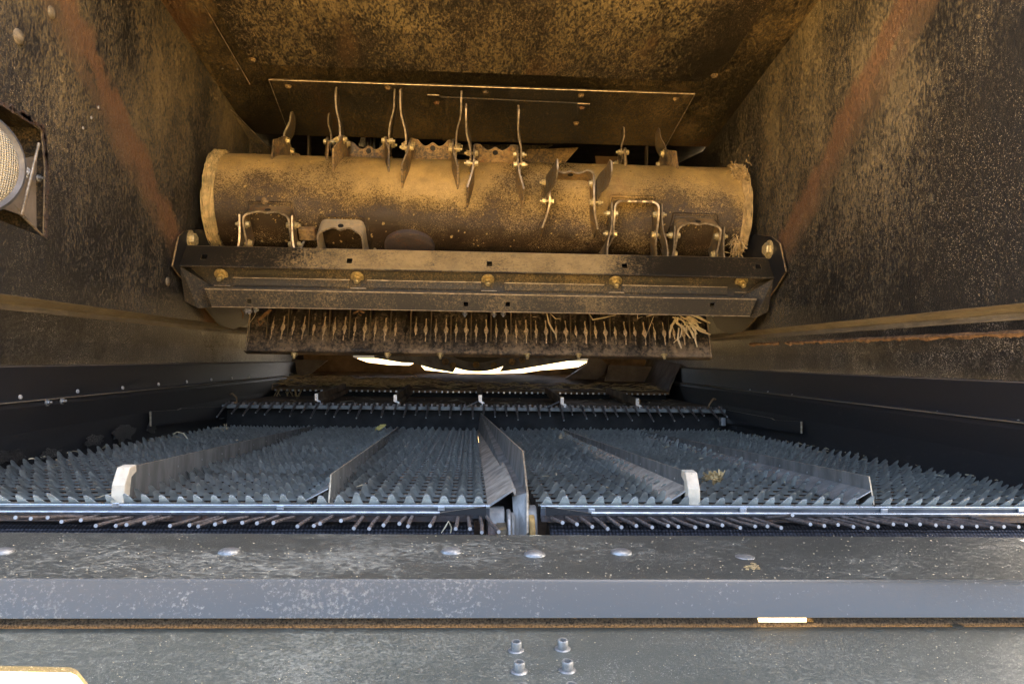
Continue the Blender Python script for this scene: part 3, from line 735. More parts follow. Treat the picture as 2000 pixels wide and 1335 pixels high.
for k in range(NZ):
    for i in range(NX):
        a_ = k*(NX+1)+i; m.f.append([a_, a_+1, a_+NX+2, a_+NX+1]); m.mi.append(0)
kp = m.build('slotted_plate', M['knife'], kt, True)
so_ = kp.modifiers.new('thick', 'SOLIDIFY'); so_.thickness = .003; so_.offset = 1
for j in range(43):
    x = first+pit*(j*1.0-.5); fx = (x-x0b)/(x1b-x0b)
    if j % 2 == 0:      # counter knife standing in its slot
        p0 = kpos(fx, .30); p1 = kpos(fx, .98); m = MB()
        m.prism([p0+V((-.0011, -.004, 0)), p0+V((-.0011, .004, -.004)), p1+V((-.0011, .004, 0)), p1+V((-.0011, -.030, .0)), kpos(fx, .72)+V((-.0011, -.020, 0))], (.0022, 0, 0), 1)
        m.build('counter_knife', [M['knife'], M['blade']], kt)
for j in range(42):
    x = first+pit*j; fx = (x-x0b)/(x1b-x0b); big_ = j % 2 == 1; m = MB()
    K = 12; pth = []; rs = []
    for q in range(K+1):
        f = q/K; fz = .26+.52*f; p = kpos(fx, fz, -.0088)
        pth.append(p+V((.0015*noise.noise(V((j, q*.8, 0))), 0, 0)))
        r_ = .0021+(.0058 if big_ else .0040)*math.exp(-((f-.5)/.13)**2)+.0010*noise.noise(V((j*2, q*1.1, 5)))
        rs.append(max(.0006, r_*(0.35 if not big_ and (f < .25 or f > .8) else 1)))
    m.tube(pth, rs, 6, flat=.6)
    m.build('slot', M['black'] if j == 13 else M['plug'], kt, True)
m = MB(); m.profx([(YT+.002, kz1-.001), (YT-.03, kz1+.004), (YT-.035, kz1+.012)], kx0+.05, kx1-.05, .002, nx=40, emi=0, wob=.004); m.build('top_lip', [M['knife'], M['plug']], kt)
m = MB(); m.profx([(YB-.001, kz0+.001), (YB-.004, kz0-.001), (YB+.02, kz0-.008), (YB+.05, kz0-.007)], x0b-.004, x1b+.004, .002, emi=1); m.build('bottom_lip', [M['knife'], M['edge']], kt)
for sgn, xx in ((-1, (x0b, kx0)), (1, (x1b, kx1))):
    MB().prism([(xx[0], YB-.002, kz0), (xx[1], YT-.02, kz1+.005), (xx[1], YT+.05, kz1), (xx[0], YB+.10, kz0)], (sgn*.003, 0, 0), 1).build('end_plate', [M['skirt'], M['edge']], kt)
for px in (575, 757, 860, 1030, 1130, 1297):
    put(ME['nutstud'], 'rim_nut', kt, P(px, 691+(px-575)*.003, YB), (0, -.45, -.9), rnd.random(), .72)
# straw caught on the knife bank
def strand(pts, Y, r, m, fl=.35):
    m.tube([P(a_, b_, Y+i*.002) for i, (a_, b_) in enumerate(pts)], [r*(.6 if i in (0, len(pts)-1) else 1) for i in range(len(pts))], 6, flat=fl)
def strawset(lst, Y, lab, name='straw_tuft', mat='strawpale', r=.002):
    m = MB()
    for s_ in lst: strand(s_[0], Y, s_[1] if len(s_) > 1 else r, m)
    return solo(m.build(name, M[mat], smooth=True), lab, 'straw')
fan = []
for i in range(17):
    a_ = rnd.uniform(.3, 2.3); L = rnd.uniform(18, 58); bx_ = 1325+rnd.uniform(-14, 25); by_ = 617+rnd.uniform(-2, 8)
    fan.append(([(bx_, by_), (bx_+math.cos(a_)*L*.35+rnd.uniform(-7, 7), by_+math.sin(a_)*L*.4), (bx_+math.cos(a_)*L*.7+rnd.uniform(-6, 6), by_+math.sin(a_)*L*.75), (bx_+math.cos(a_)*L, by_+math.sin(a_)*L)], rnd.uniform(.0015, .0042)))
fan += [([(1340, 612), (1362, 618), (1387, 631)], .0042), ([(1342, 634), (1352, 650), (1355, 660)], .004), ([(1326, 640), (1324, 662), (1331, 680)], .0035), ([(1300, 614), (1280, 613), (1262, 618)], .002), ([(1277, 617), (1268, 640), (1262, 655)], .0012)]
strawset(fan, 1.80, 'dense fan of pale straw hanging from the right end of the knife bank')
strawset([([(1068, 612), (1072, 630), (1080, 645), (1087, 655)], .0028), ([(1075, 612), (1085, 622), (1095, 622)], .0018), ([(1050, 618), (1040, 619)], .001)], 1.80, 'small drooping straw tuft over the knife bank right of centre')
strawset([([(1150, 612), (1158, 624), (1180, 620), (1203, 615)], .0024), ([(1245, 612), (1245, 622), (1255, 618)], .0015)], 1.80, 'thin straw loop hanging between the knives and the right straw fan')
strawset([([(505, 625), (520, 612), (530, 604)], .006), ([(502, 622), (508, 636), (515, 628)], .004), ([(470, 604), (475, 612), (474, 622)], .003)], 1.80, 'torn brown leaf scraps at the left end of the knife bank', mat='browndirt')
strawset([([(500, 602), (498, 616), (488, 630), (487, 640)], .001), ([(487, 640), (486, 660), (480, 686)], .0008)], 1.81, 'single thin stalk hanging down the left edge of the knife bank')
strawset([([(690, 612), (702, 606), (712, 611)], .004), ([(700, 612), (706, 616)], .003)], 1.80, 'brown leaf crumb lodged above the knives left of centre', mat='browndirt')

# ------------------------------------------------------------------ inside beyond the drum (dark bay over the rotor)
dk = thing('front_bulkhead', (.02, 3.0, 0), 'dark front bulkhead of the chopper bay behind the drum, with unseen sheets added to block the sun', 'machine wall')
MB().box(XL-.02, XR+.02, 3.0, 3.01, .10, .95).build('bulkhead_sheet', M['black'], dk)
MB().box(XL-.055, XR+.055, 2.19, 4.8, .70, .705).build('sun_block_top', M['black'], dk)  # unseen sheet added over the bay to keep the sun out
MB().box(XL-.03, XR+.03, 2.186, 2.19, cz(2.19)+.013, .71).build('leak_block_sheet', M['black'], dk)  # added to close a light leak at the roof end
for xx in (XL-.055, XR+.050): MB().box(xx, xx+.005, 1.9, 4.15, -.3, .695).build('sun_block_side', M['black'], dk)  # added outside the walls to block the sun, out of view
m = MB(); q0 = P(603, 250, 2.35); q1 = P(603, 330, 2.35)
MB().box(q0.x-.003, q0.x+.003, 2.35, 2.38, .40, .72).build('rib', M['tan'], dk)
q0 = P(1265, 250, 2.35); MB().box(q0.x-.002, q0.x+.002, 2.35, 2.38, .40, .72).build('rib', M['tan'], dk)
for (pts, Y, mt) in (([(1030, 292), (1130, 288), (1098, 325), (1055, 322), (1020, 312)], 2.3, 'lug'), ([(705, 268), (726, 268), (716, 288), (700, 285)], 2.3, 'steel'), ([(715, 290), (722, 305), (716, 320), (706, 318)], 2.25, 'steel'),
                     ([(722, 312), (728, 275), (736, 300), (733, 322)], 2.3, 'blade'), ([(1160, 288), (1215, 290), (1205, 325), (1165, 325)], 2.5, 'pan'), ([(870, 281), (1080, 283), (1045, 300), (990, 306), (880, 300)], 2.35, 'rooflow')):
    MB().prism([P(a_, b_, Y) for a_, b_ in pts], (0, .006, 0), 1).build('guide_vane', [M[mt], M['edge'] if mt != 'pan' else M['pan']], dk)
for px, py in ((712, 300), (720, 300), (728, 296), (740, 310)):
    MB().tube([P(px, py+20, 2.2), P(px+4, py-30, 2.28)], .004, 6).build('tine', M['grey'], dk, True)

# ------------------------------------------------------------------ grain pan and bright gap behind
pt = thing('return_pan', (.02, 2.9, -.12), 'rusty brown curved pan with a toothed front edge behind the finger bar', 'pan')
YP = 2.52
pz = P(930, 763, YP).z; px0, px1 = P(532, 760, YP).x, P(1305, 768, YP).x
m = MB(); m.profx([(YP, pz-.006), (YP+.003, pz), (YP+.25, pz+.012), (YP+.575, pz+.045)], px0, px1, .003, nx=30, emi=0, wob=.003); m.build('pan_floor', [M['pan'], M['edge']], pt, True)
for j in range(70):
    x = px0+.012+(px1-px0-.024)*j/69
    MB().box(x-.0022*rnd.uniform(.6, 1.7), x+.0022, YP-.010, YP+.002, pz-.007, pz-.0015).build('edge_tooth', M['brightedge'], pt)
for sgn, xx, px in ((-1, px0, 515), (1, px1, 1325)):
    xo = P(px, 705, YP+.05).x
    MB().prism([(xx, YP-.002, pz-.005), (xx, YP-.002, pz+.015), (xo, YP+.02, pz+.10), (xo, YP+.5, pz+.12), (xx, YP+.5, pz+.02)], (sgn*.003, 0, 0), 1).build('pan_side', [M['tan'], M['tan']], pt)
# back panel with the crescent opening
YQ = 3.1
def bp(px, py): q = P(px, py, YQ); return (q.x, q.z)
hole = [bp(*p) for p in ((680, 660), (690, 697), (718, 707), (760, 712), (800, 713), (808, 709), (822, 713), (830, 722), (900, 729), (960, 729), (1020, 728), (1060, 722), (1095, 720), (1130, 716), (1148, 706), (1156, 698), (1160, 660))]
MB().plate([bp(450, 600), bp(450, 775), bp(1400, 775), bp(1400, 600)], [hole], lambda u, v: (u, YQ, v), (0, .004, 0)).build('back_panel', [M['pan'], M['pan']], pt)
MB().prism([P(a_, b_, 2.95) for a_, b_ in ((1150, 698), (1172, 698), (1186, 712), (1180, 730), (1160, 745), (1090, 748), (1120, 728), (1145, 712))], (0, .01, 0), 1).build('curved_guard', [M['tan'], M['lug']], pt)
MB().prism([P(a_, b_, 2.9) for a_, b_ in ((1190, 712), (1328, 718), (1330, 745), (1290, 752), (1180, 748))], (0, .01, 0), 1).build('side_guard', [M['tan'], M['edge']], pt)
MB().prism([P(a_, b_, 2.9) for a_, b_ in ((500, 700), (640, 703), (600, 735), (540, 745), (515, 725))], (0, .01, 0), 1).build('side_guard', [M['tan'], M['edge']], pt)
gt = thing('drive_disc', P(935, 640, 3.02), 'grey round drive disc showing above the bright crescent gap', 'disc')
gc = P(933, 600, 3.02)
MB().revolve(gc, (0, -1, 0), [(.262, -.02), (.262, .0), (.25, .006), (.12, .012)], 72).build('disc', M['grey'], gt, True)
MB().revolve(gc+V((0, -.002, 0)), (0, -1, 0), [(.225, .0), (.225, .012), (.20, .016)], 64).build('hub_ring', M['skirt'], gt, True)
for px, py in ((885, 714), (930, 712), (965, 714), (1000, 706), (870, 706), (1020, 703)):
    put(ME['hexrust'], 'disc_bolt', gt, P(px, py, 2.99), (0, -1, 0), rnd.random(), 1.5)
MB().prism([P(a_, b_, 3.06) for a_, b_ in ((726, 680), (732, 699), (785, 708), (842, 709.5), (850, 680))], (0, .01, 0)).build('guard', M['grey'], gt)
MB().prism([P(a_, b_, 3.05) for a_, b_ in ((786, 680), (800, 707), (850, 721), (885, 727), (900, 700), (880, 680))], (0, .01, 0)).build('guard', M['grey'], gt)
MB().prism([P(a_, b_, 3.05) for a_, b_ in ((975, 726), (1020, 720), (1140, 700), (1150, 690), (1000, 690))], (0, .01, 0)).build('guard', M['grey'], gt)
# straw litter lying in the pan
m = MB()
for i in range(420):
    px = rnd.choice([rnd.gauss(660, 60), rnd.gauss(760, 50), rnd.uniform(550, 1290)]); px = min(max(px, 548), 1290); Y = rnd.uniform(2.53, 2.8)
    x = P(px, 750, Y).x; x = min(max(x, px0+.02), px1-.02); z = pz+.004+.014*(Y-YP)/.3+rnd.uniform(0, .022 if px < 850 else .004)
    a_ = rnd.gauss(0, .5); L = rnd.uniform(.012, .05); d = V((math.cos(a_), math.sin(a_)*.6, rnd.gauss(0, .12)))*L
    c = V((x, Y, z)); m.tube([c-d, c+V((0, 0, rnd.uniform(0, .006))), c+d], [.001, rnd.uniform(.0015, .0038), .001], 5, flat=.4)
o = m.build('straw_litter', M['straw'], smooth=True); solo(o, 'loose straw and leaf litter lying in the brown pan', 'straw', kind='stuff')
m = MB()
for i in range(16):
    px = rnd.gauss(560, 14); py0 = rnd.uniform(758, 770); m.tube([P(px, py0, 2.49), P(px+rnd.uniform(-8, 8), py0+14, 2.48), P(px+rnd.uniform(-14, 18), py0+rnd.uniform(20, 32), 2.47)], [.0015, .003, .001], 5, flat=.4)
solo(m.build('straw_tuft', M['straw'], smooth=True), 'straw tuft drooping over the left end of the pan edge', 'straw')

# ------------------------------------------------------------------ step, dark riser and finger bar
ft = thing('finger_bar', (.02, 2.06, -.15), 'far bar of short steel fingers above the back edge of the sieves', 'finger bar')
YF = 2.03
fz_ = P(930, 797, YF).z; fx0, fx1 = P(432, 800, YF).x, P(1418, 815, YF).x
MB().box(fx0-.01, fx1+.01, 2.06, 2.065, -.215, fz_-.006).build('riser', M['black'], ft)
MB().box(XL-.01, XR+.01, 2.04, 3.25, pz-.028, pz-.024).build('upper_shelf', M['pan'], ft)
MB().box(px0, px1, 2.548, 2.553, pz-.024, pz-.0035).build('shelf_riser', M['black'], ft)
tl = .0035
MB().box(fx0, fx1, YF-.004, YF+.010, fz_-.006, fz_+.004).build('bar', [M['galvdark']], ft, bevel=.001)
for px, py in ((432, 808), (1411, 822)):
    q = P(px, py, YF-.02); MB().box(q.x-.006, q.x+.006, YF-.03, YF-.010, q.z-.012, q.z+.010).build('bar_end', M['brightedge'], ft, bevel=.001)
nF = 46
for j in range(nF):
    x = fx0+.018+(fx1-fx0-.036)*j/(nF-1)+rnd.uniform(-.002, .002); L = (.055 if j % 2 else .085)*rnd.uniform(.85, 1.1); dz = -.010-.008*rnd.random()-(.006 if j % 2 == 0 else 0)
    m = MB(); m.tube([(x, YF+.012, fz_+.010), (x, YF-.002, fz_+.007), (x, YF-L*.45, fz_+dz*.25), (x+rnd.uniform(-.002, .002), YF-L, fz_+dz)], [.0032, .0034, .0030, .0019], 7, capmi=1)
    m.build('finger', [M['rod'], M['rodend']], ft, True)
m = MB()
for j in range(2*nF):
    x = fx0+.01+(fx1-fx0-.02)*j/(2*nF-1); m.box(x-.003, x+.003, YF+.012, YF+.03, fz_+.002, fz_+.008+.002*(j % 2))
m.build('comb_row', M['rod'], ft, kind='stuff')
for px, hgt in ((457, 22), (618, 24), (772, 24), (938, 26), (1098, 24), (1245, 24), (1390, 26)):
    y0_ = 797+(px-930)*.015; mm = MB(); w_ = 3.2
    if px in (457, 1390):
        s_ = 1 if px == 457 else -1
        mm.tube([P(px, y0_-4, YF), P(px+6*s_, y0_-6, YF), P(px+5*s_, y0_-14, YF), P(px-3*s_, y0_-hgt, YF), P(px-8*s_, y0_-hgt+2, YF)], .0028, 6)
    else:
        mm.prism([P(px-w_, y0_-hgt, YF+.02), P(px+w_, y0_-hgt, YF+.02), P(px+w_, y0_-hgt+12, YF+.02), P(px+w_+5, y0_-hgt+14, YF+.02), P(px+w_+5, y0_-2, YF+.02), P(px+w_, y0_-2, YF+.02), P(px+w_, y0_-hgt+16, YF+.02), P(px-w_, y0_-hgt+13, YF+.02)], (0, .45, .012), 0, 1)
    mm.build('bracket', [M['pan'], M['brightedge']], ft)
for p in ((938, 1), (1098, 1)):
    MB().tube([P(p[0]-30, 795, YF-.02), P(p[0]-6, 784, YF-.005)], .0022, 6).build('stay', M['brightedge'], ft, True)

# ------------------------------------------------------------------ sieves
YS0, YS1 = .795, 2.005
NROW = 41
def under(x0, x1, t):
    m = MB(); y0, y1 = YS0+.02, YS1+.04
    m.prism([(x0, y0, sz(y0)-.05), (x1, y0, sz(y0)-.05), (x1, y1, sz(y1)-.05), (x0, y1, sz(y1)-.05)], (0, 0, -.003)); m.build('lower_pan', M['sieveunder'], t)
def slatmesh(w_, nt_, seed):
    """a louvre: a strip whose upper edge is cut into round-tipped teeth bent towards the outlet"""
    rr_ = random.Random(seed); m = MB(); pitch = w_/nt_; K = 9; L = 5
    cols = nt_*K+1
    hs = [rr_.gauss(1, .10)*(1.22 if rr_.random() < .05 else 1) for _ in range(nt_+1)]; lean = [rr_.gauss(0, .05) for _ in range(nt_+1)]
    for side_ in (0, 1):
        for k in range(L+1):
            f = k/L
            for i in range(cols):
                x = i*pitch/K; ti = min(int(x/pitch), nt_-1); u = x/pitch-ti-.5
                b = math.exp(-(abs(u)/.255)**3.8)*hs[ti]
                if side_ and k == L: b *= .985
                h_ = (.003+.0158*b)*f
                # base nearly upright, then leaning towards the camera; slightly cupped
                Yd = -h_*.80+.0022*math.sin(f*math.pi)*b; Zd = h_*(.58+.10*f*b)
                Yd += .0016*(u*u*4)*f - lean[ti]*.0*f
                o_ = .0009 if side_ else 0
                m.v.append(V((x+lean[ti]*.012*b*f, Yd+o_*.5, Zd-o_)))
    N = cols*(L+1)
    for s_ in (0, 1):
        for k in range(L):
            for i in range(cols-1):
                a_ = s_*N+k*cols+i; q = [a_, a_+1, a_+cols+1, a_+cols]; m.f.append(q if not s_ else q[::-1]); m.mi.append(0)
    for i in range(cols-1):
        a_ = L*cols+i; m.f.append([a_, a_+1, N+a_+1, N+a_]); m.mi.append(1)
    m.prism([(0, -.0006, .0022), (w_, -.0006, .0022), (w_, .007, .0005), (0, .007, .0005)], (0, 0, -.0009), 2, 2)
    m.prism([(0, .002, -.001), (w_, .002, -.001), (w_, .006, -.016), (0, .006, -.016)], (0, .0008, 0), 3, 3)
    return m
def sieve(x0, x1, dxs, label):
    t = thing('sieve', ((x0+x1)/2, YS0, sz(YS0)-.05), label, 'sieve', 'louvred sieves side by side')
    under(x0, x1, t)
    b = [x0]+dxs+[x1]
    for s_ in range(len(b)-1):
        w_ = b[s_+1]-b[s_]-.003; nt_ = round(w_/.0176)
        mes = [slatmesh(w_, nt_, 31*s_+q+int(abs(x0)*100)).data('slat', [M['galv'], M['brightedge'], M['slatledge'], M['slatback']], True) for q in range(5)]
        for r_ in range(NROW):
            y = YS0+(YS1-YS0)*r_/(NROW-1)+rnd.uniform(-.0012, .0012)
            o = bpy.data.objects.new('slat', mes[rnd.randrange(5)]); C.objects.link(o); o.parent = t
            o.location = V((b[s_]+.0015, y, sz(y)))-parent_loc(t); o.rotation_euler = (rnd.gauss(0, .045), 0, 0)
    return t
sl_ = sieve(XL+.004, .021, [-.380, -.165], 'left sieve of blue-grey toothed louvres, between the left wall and the centre fin')
sr_ = sieve(.073, XR-.004, [.243, .446], 'right sieve of blue-grey toothed louvres, between the centre fin and the right wall')
# dividers
def divider(t, x0, x1, y0, y1, h0, h1, cap=False, slant=0., foot=True, dusty=False, lab=None):
    m = MB(); z0, z1 = sz(y0), sz(y1); n_ = 10
    base = V((x0, y0, z0)); 
    pts = [V((x0, y0, z0-.004)), V((x1, y1, z1-.004)), V((x1, y1, z1+h1)), V((x0, y0+slant, sz(y0+slant)+h0))]
    m.prism(pts, (.0018, 0, 0), 1)
    d = m.build('divider', [M['galvdark'], M['edge']], t, bevel=.0003, label=lab)
    if foot:
        fp = [V((x0-.001, y0+.004, z0+h0*.52)), V((x0-.028, y0+.004, z0+.001)), V((x1-.020, y1, z1+.001)), V((x1-.001, y1, z1+h1*.45))]
        MB().prism(fp, (.0005, 0, -.0012), 1).build('foot_plate', [M['galvdust'] if dusty else M['galvdark'], M['brightedge']], d, bevel=.0002)
    k = 12
    for i in range(k):
        f = (i+.5)/k; f = f**1.0; y = y0+slant+.02+(y1-y0-slant-.05)*f; g_ = (y-y0)/(y1-y0); hh = h0+(h1-h0)*g_
        for sx in (-1, 1): 
            put(ME['tinyrivet'], 'rivet', d, V((x0+(x1-x0)*g_+(.0018 if sx > 0 else 0), y, sz(y)+hh*.62)), (sx, 0, 0), scale=1.)
    if cap:
        c0 = V((x0, y0+slant, sz(y0+slant)))
        m = MB(); hh = h0
        m.prism([c0+V((-.006, -.012, -.002)), c0+V((-.006, -.010, hh*.55)), c0+V((-.006, .001, hh+.001)), c0+V((-.006, .016, hh+.002)), c0+V((-.006, .018, hh-.006)), c0+V((-.006, .006, hh-.010)), c0+V((-.006, .001, -.002))], (.0135, 0, 0))
        m.build('end_cap', M['cap'], d, bevel=.0012)
        MB().box(c0.x-.009, c0.x+.012, c0.y-.020, c0.y+.0, c0.z-.006, c0.z+.002).build('clip', M['galvdark'], d, bevel=.0006)
    return d
divider(sl_, -.365, -.406, YS0+.004, 1.97, .036, .015, cap=True, slant=.004, foot=False)
divider(sl_, -.150, -.188, YS0+.004, 1.97, .030, .013, slant=.012)
divider(sr_, .243, .240, YS0+.004, 1.90, .034, .013, cap=True, slant=.004, dusty=True, lab='divider with a cream end cap and dusty foot plate')
divider(sr_, .448, .436, YS0+.004, 1.88, .031, .014, slant=.012)
# centre ridge and tall fin
ct = thing('centre_fin', (.045, YS0, sz(YS0)-.05), 'tall upright steel fin standing on a ridge between the two sieves', 'divider plate')
ya_, yb_ = YS0-.004, 2.07
def ln(x, y, dz): return V((x, y, sz(y)+dz))
m = MB(); m.prism([ln(.020, ya_, 0), ln(.047, ya_, .018), ln(.0495, ya_, .018), ln(.050, ya_, .012), ln(.0485, ya_, .0115), ln(.0465, ya_, .015), ln(.0225, ya_, -.001)], ln(.0, yb_, 0)-ln(0, ya_, 0), 0, 1)
m.build('ridge', [M['galvdust'], M['brightedge']], ct)
fp = [ln(.0490, .765, -.040), ln(.0465, .80, .008), ln(.0220, 2.05, .0), V((.0285, 2.05, P(940, 806, 2.05).z)), V((.062, .875, P(1019, 880, .875).z)), V((.0615, .795, P(1030, 962, .795).z)), V((.060, .765, P(1035, 1040, .765).z))]
me_ = MB().prism(fp, (.0022, 0, 0), 1); me_.build('fin_plate', [M['galvdark'], M['edge']], ct, bevel=.0003)
MB().prism([V((.0632, .876, -.112)), V((.0632, .80, -.144)), V((.0632, .768, -.182)), V((.0632, .778, -.182)), V((.0632, .815, -.144)), V((.0632, .895, -.112))], (.0012, 0, 0)).build('worn_lip', M['lug'], ct)
# hub
ht = thing('bearing_hub', (.052, .775, -.21), 'galvanised bearing hub with a rusty nut at the foot of the centre fin', 'bearing')
hc = V((0, .785, -.186))
def hub(x0, x1, r, mt, name, n=32): return MB().revolve(V((x0, hc.y, hc.z)), (1, 0, 0), [(r*.96, 0), (r, .001), (r, x1-x0-.001), (r*.96, x1-x0)], n).build(name, mt, ht, n > 6)
hub(.0400, .0440, .0275, M['steel'], 'flange'); hub(.0440, .0480, .0240, M['galvdark'], 'bearing_ring'); hub(.0265, .0400, .0130, M['rust'], 'stub')
hub(.0290, .0395, .0165, M['blade'], 'nut', 6).location += V((0, -.011, 0)); hub(.0200, .0290, .0150, M['rust'], 'washer').location += V((0, -.006, 0))
hub(.0200, .0380, .0240, M['galvdark'], 'housing').location += V((0, .012, .004))
hub(.0630, .0690, .0235, M['wood'], 'bushing'); hub(.0600, .0720, .0255, M['galvdark'], 'sleeve').location += V((0, .012, .004))

# ------------------------------------------------------------------ front rails with rod combs
def rail(x0, x1, label, inner):
    t = thing('finger_rail', ((x0+x1)/2, .775, -.21), label, 'finger rail', 'rod combs along the sieve fronts')
    z = lambda py, Y: P(930, py, Y).z
    cut = .052
    xa, xb = (x0, x1-cut) if inner > 0 else (x0+cut, x1)
    MB().profx([(.790, z(985, .79)), (.778, z(988, .778)), (.7775, z(991, .7775))], x0, x1, .0012, emi=0).build('top_lip', [M['galv'], M['brightedge']], t)
    MB().tube([(x0, .7768, z(987.5, .7768)), (x1, .7768, z(987.5, .7768))], .0011, 8).build('rolled_edge', M['brightedge'], t, True)
    MB().box(x0, x1, .779, .7845, z(1012, .78), z(989, .7785)).build('face', M['grey'], t)
    MB().tube([(xa, .7705, z(1001, .7705)), (xb, .7705, z(1001, .7705))], .0016, 10).build('rolled_edge', M['brightedge'], t, True)
    MB().box(xa, xb, .7708, .7785, z(1006, .772), z(1002, .772)).build('lower_lip', M['grey'], t, bevel=.0006)
    xe = xb if inner > 0 else xa; s_ = 1 if inner > 0 else -1     # cranked corner
    MB().prism([(xe, .7705, z(1004, .7705)), (xe, .7705, z(1001, .7705)), (xe+s_*(cut-.004), .7700, z(988, .770)), (xe+s_*(cut-.004), .7700, z(1006, .770))], (0, .0018, 0), 1).build('cranked_end', [M['skirt'], M['edge']], t)
    MB().box(x0, x1-.018*(inner > 0), .7745, .7785, z(1018, .775), z(1006.5, .775)).build('rust_strip', M['rust'], t)
    return t
rl = rail(XL-.02, .022, 'left rod comb below the left sieve front, rods fanning over a knurled black roller', 1)
rr2 = rail(.076, XR+.02, 'right rod comb below the right sieve front, rods fanning over a knurled black roller', -1)
for px, py in ((228, 984), (548, 989), (862, 991), (1155, 995), (1450, 994), (1725, 995), (1992, 995)):
    t = rl if px < 950 else rr2; q = P(px, py+1, .778)
    MB().obox(q+V((0, -.0012, 0)), (V((.0036, 0, 0)), V((0, .0015, 0)), V((0, 0, .0023)))).build('square_clip', M['brightedge'], t, bevel=.0006)
# roller
ends = [(30, 1010), (60, 1012), (93, 1010), (120, 1018), (158, 1015), (187, 1026), (226, 1026), (247, 1024), (282, 1021), (332, 1026), (370, 1025), (387, 1027), (420, 1023), (439, 1018), (473, 1020), (502, 1021), (534, 1020), (581, 1027), (613, 1026), (625, 1022),
        (666, 1016), (691, 1031), (721, 1032), (749, 1025), (780, 1022), (797, 1027), (840, 1026), (890, 1032), (918, 1032), (941, 1039), (974, 1038),
        (1099, 1020), (1127, 1023), (1157, 1028), (1187, 1032), (1214, 1029), (1243, 1026), (1274, 1029), (1305, 1026), (1325, 1028), (1358, 1029), (1382, 1026), (1411, 1025), (1446, 1030), (1475, 1027), (1499, 1027), (1526, 1030),
        (1583, 1023), (1610, 1026), (1637, 1024), (1667, 1028), (1695, 1030), (1715, 1027), (1745, 1023), (1770, 1024), (1797, 1023), (1828, 1025), (1853, 1028), (1879, 1028), (1908, 1027), (1937, 1030), (1961, 1028), (1990, 1028), (1548, 1005)]
for px, py in ends:
    t = rl if px < 1040 else rr2; Ye = .700+rnd.uniform(-.006, .006); q = P(px, py, Ye)
    y_b = .776; zb_ = P(930, 1009, y_b).z+rnd.uniform(-.001, .001); xb_ = q.x+rnd.uniform(-.003, .003)
    if px < 1040: xb_ = min(xb_, .018)
    else: xb_ = max(xb_, .08)
    m = MB(); mid = V(((q.x+xb_)/2+rnd.uniform(-.0008, .0008), (Ye+y_b)/2, (q.z+zb_)/2+rnd.uniform(-.0006, .0006)))
    m.tube([(xb_, y_b, zb_), mid, q], .0018, 10, capmi=1); m.build('rod', [M['rod'], M['rodend']], t, True)
for t, x0, x1 in ((rl, XL-.02, .006), (rr2, .086, XR+.02)):
    MB().revolve((x0, .80, -.2055), (1, 0, 0), [(.030, 0), (.030, x1-x0)], 64).build('knurled_roller', M['mesh'], t, True)
rz = thing('blocking_trough', (.02, .8, -.27), 'dark trough added under the rod combs to block light from the ground', 'trough')
MB().profx([(.598, -.158), (.602, -.192), (.640, -.214), (.70, -.238), (.79, -.262), (2.3, -.262)], XL-.02, XR+.02, .003, emi=0).build('blocking_floor', M['black'], rz)  # shaped to shut out light from the sunlit ground below
MB().box(XL-.02, XR+.02, .86, .865, -.257, -.212).build('blocking_back', M['black'], rz)  # closure added against ground light under the sieves

# ------------------------------------------------------------------ near crossbar, seal, tail panel
def tilt(mb):
    for v in mb.v: v.z -= .004*(v.x-.0)
    return mb
nx0, nx1 = XL-.06, XR+.09
zb1 = P(930, 1043, .62).z; yF_ = zb1/ (P(930, 1131, 1).z)
zf2 = P(930, 1204, yF_-.012).z
nb_ = thing('rear_crossbar', (.02, .55, zb1-.06), 'scuffed dark grey crossbar with round bolt heads running across the foreground', 'crossbar')
m = MB(); m.profx([(.622, zb1-.03), (.6215, zb1-.002), (.619, zb1), (yF_+.006, zb1), (yF_+.0024, zb1-.0001)], nx0, nx1, .003, nx=60, emi=0); tilt(m)
m.build('top_plate', [M['bar']], nb_, True)
m = MB(); m.profx([(yF_+.0022, zb1-.0002), (yF_+.0010, zb1-.0006), (yF_-.0002, zb1-.0016), (yF_-.0012, zb1-.0034), (yF_-.011, zf2+.001), (yF_-.0115, zf2-.0008), (yF_-.009, zf2-.002), (yF_+.03, zf2-.002)], nx0, nx1, .003, nx=60, emi=0); tilt(m)
m.build('front_face', [M['bevel']], nb_, True)
for px, py in ((448, 1078), (882, 1077), (1044, 1083), (1213, 1079), (5, 1078)):
    r = ray(px, py); q = r*(zb1/(r.z+.004*r.x)); put(ME['dome'], 'dome_bolt', nb_, q, (0, 0, 1), 0, 1)
r = ray(1455, 1087); put(ME['dome'], 'dome_bolt', nb_, r*(zb1/(r.z+.004*r.x)), (0, 0, 1), 0, (.9, .9, .35), label='low bolt head worn almost flat')
zpan = P(930, 1227, .487).z
ys = .497
m = MB(); zz0 = P(930, 1209, ys).z
sl0, sl1 = P(1478, 1214, ys).x, P(1586, 1214, ys).x
st_ = thing('foam_seal', (.02, ys, zpan-.012), 'granular brown foam seal squeezed between the crossbar and the tail panel', 'seal')
for xa, xb in ((nx0, sl0), (sl1, nx1)):
    m = MB(); N = 120; n8 = 10
    pth = []
    m.tube([(xa+(xb-xa)*i/N, ys+.002, (zz0+zpan)/2-.003+.0004*noise.noise(V((i*.6, 0, 0)))) for i in range(N+1)], [.0066+.0005*noise.noise(V((i*.9, 3, 0))) for i in range(N+1)], n8)
    tilt(m).build('seal_length', M['foam'], st_, True)
m = MB(); m.box(sl0-.004, sl1+.004, ys-.0045, ys-.0030, zpan-.006, zpan+.0016); tilt(m).build('seal_length', M['foam'], st_)
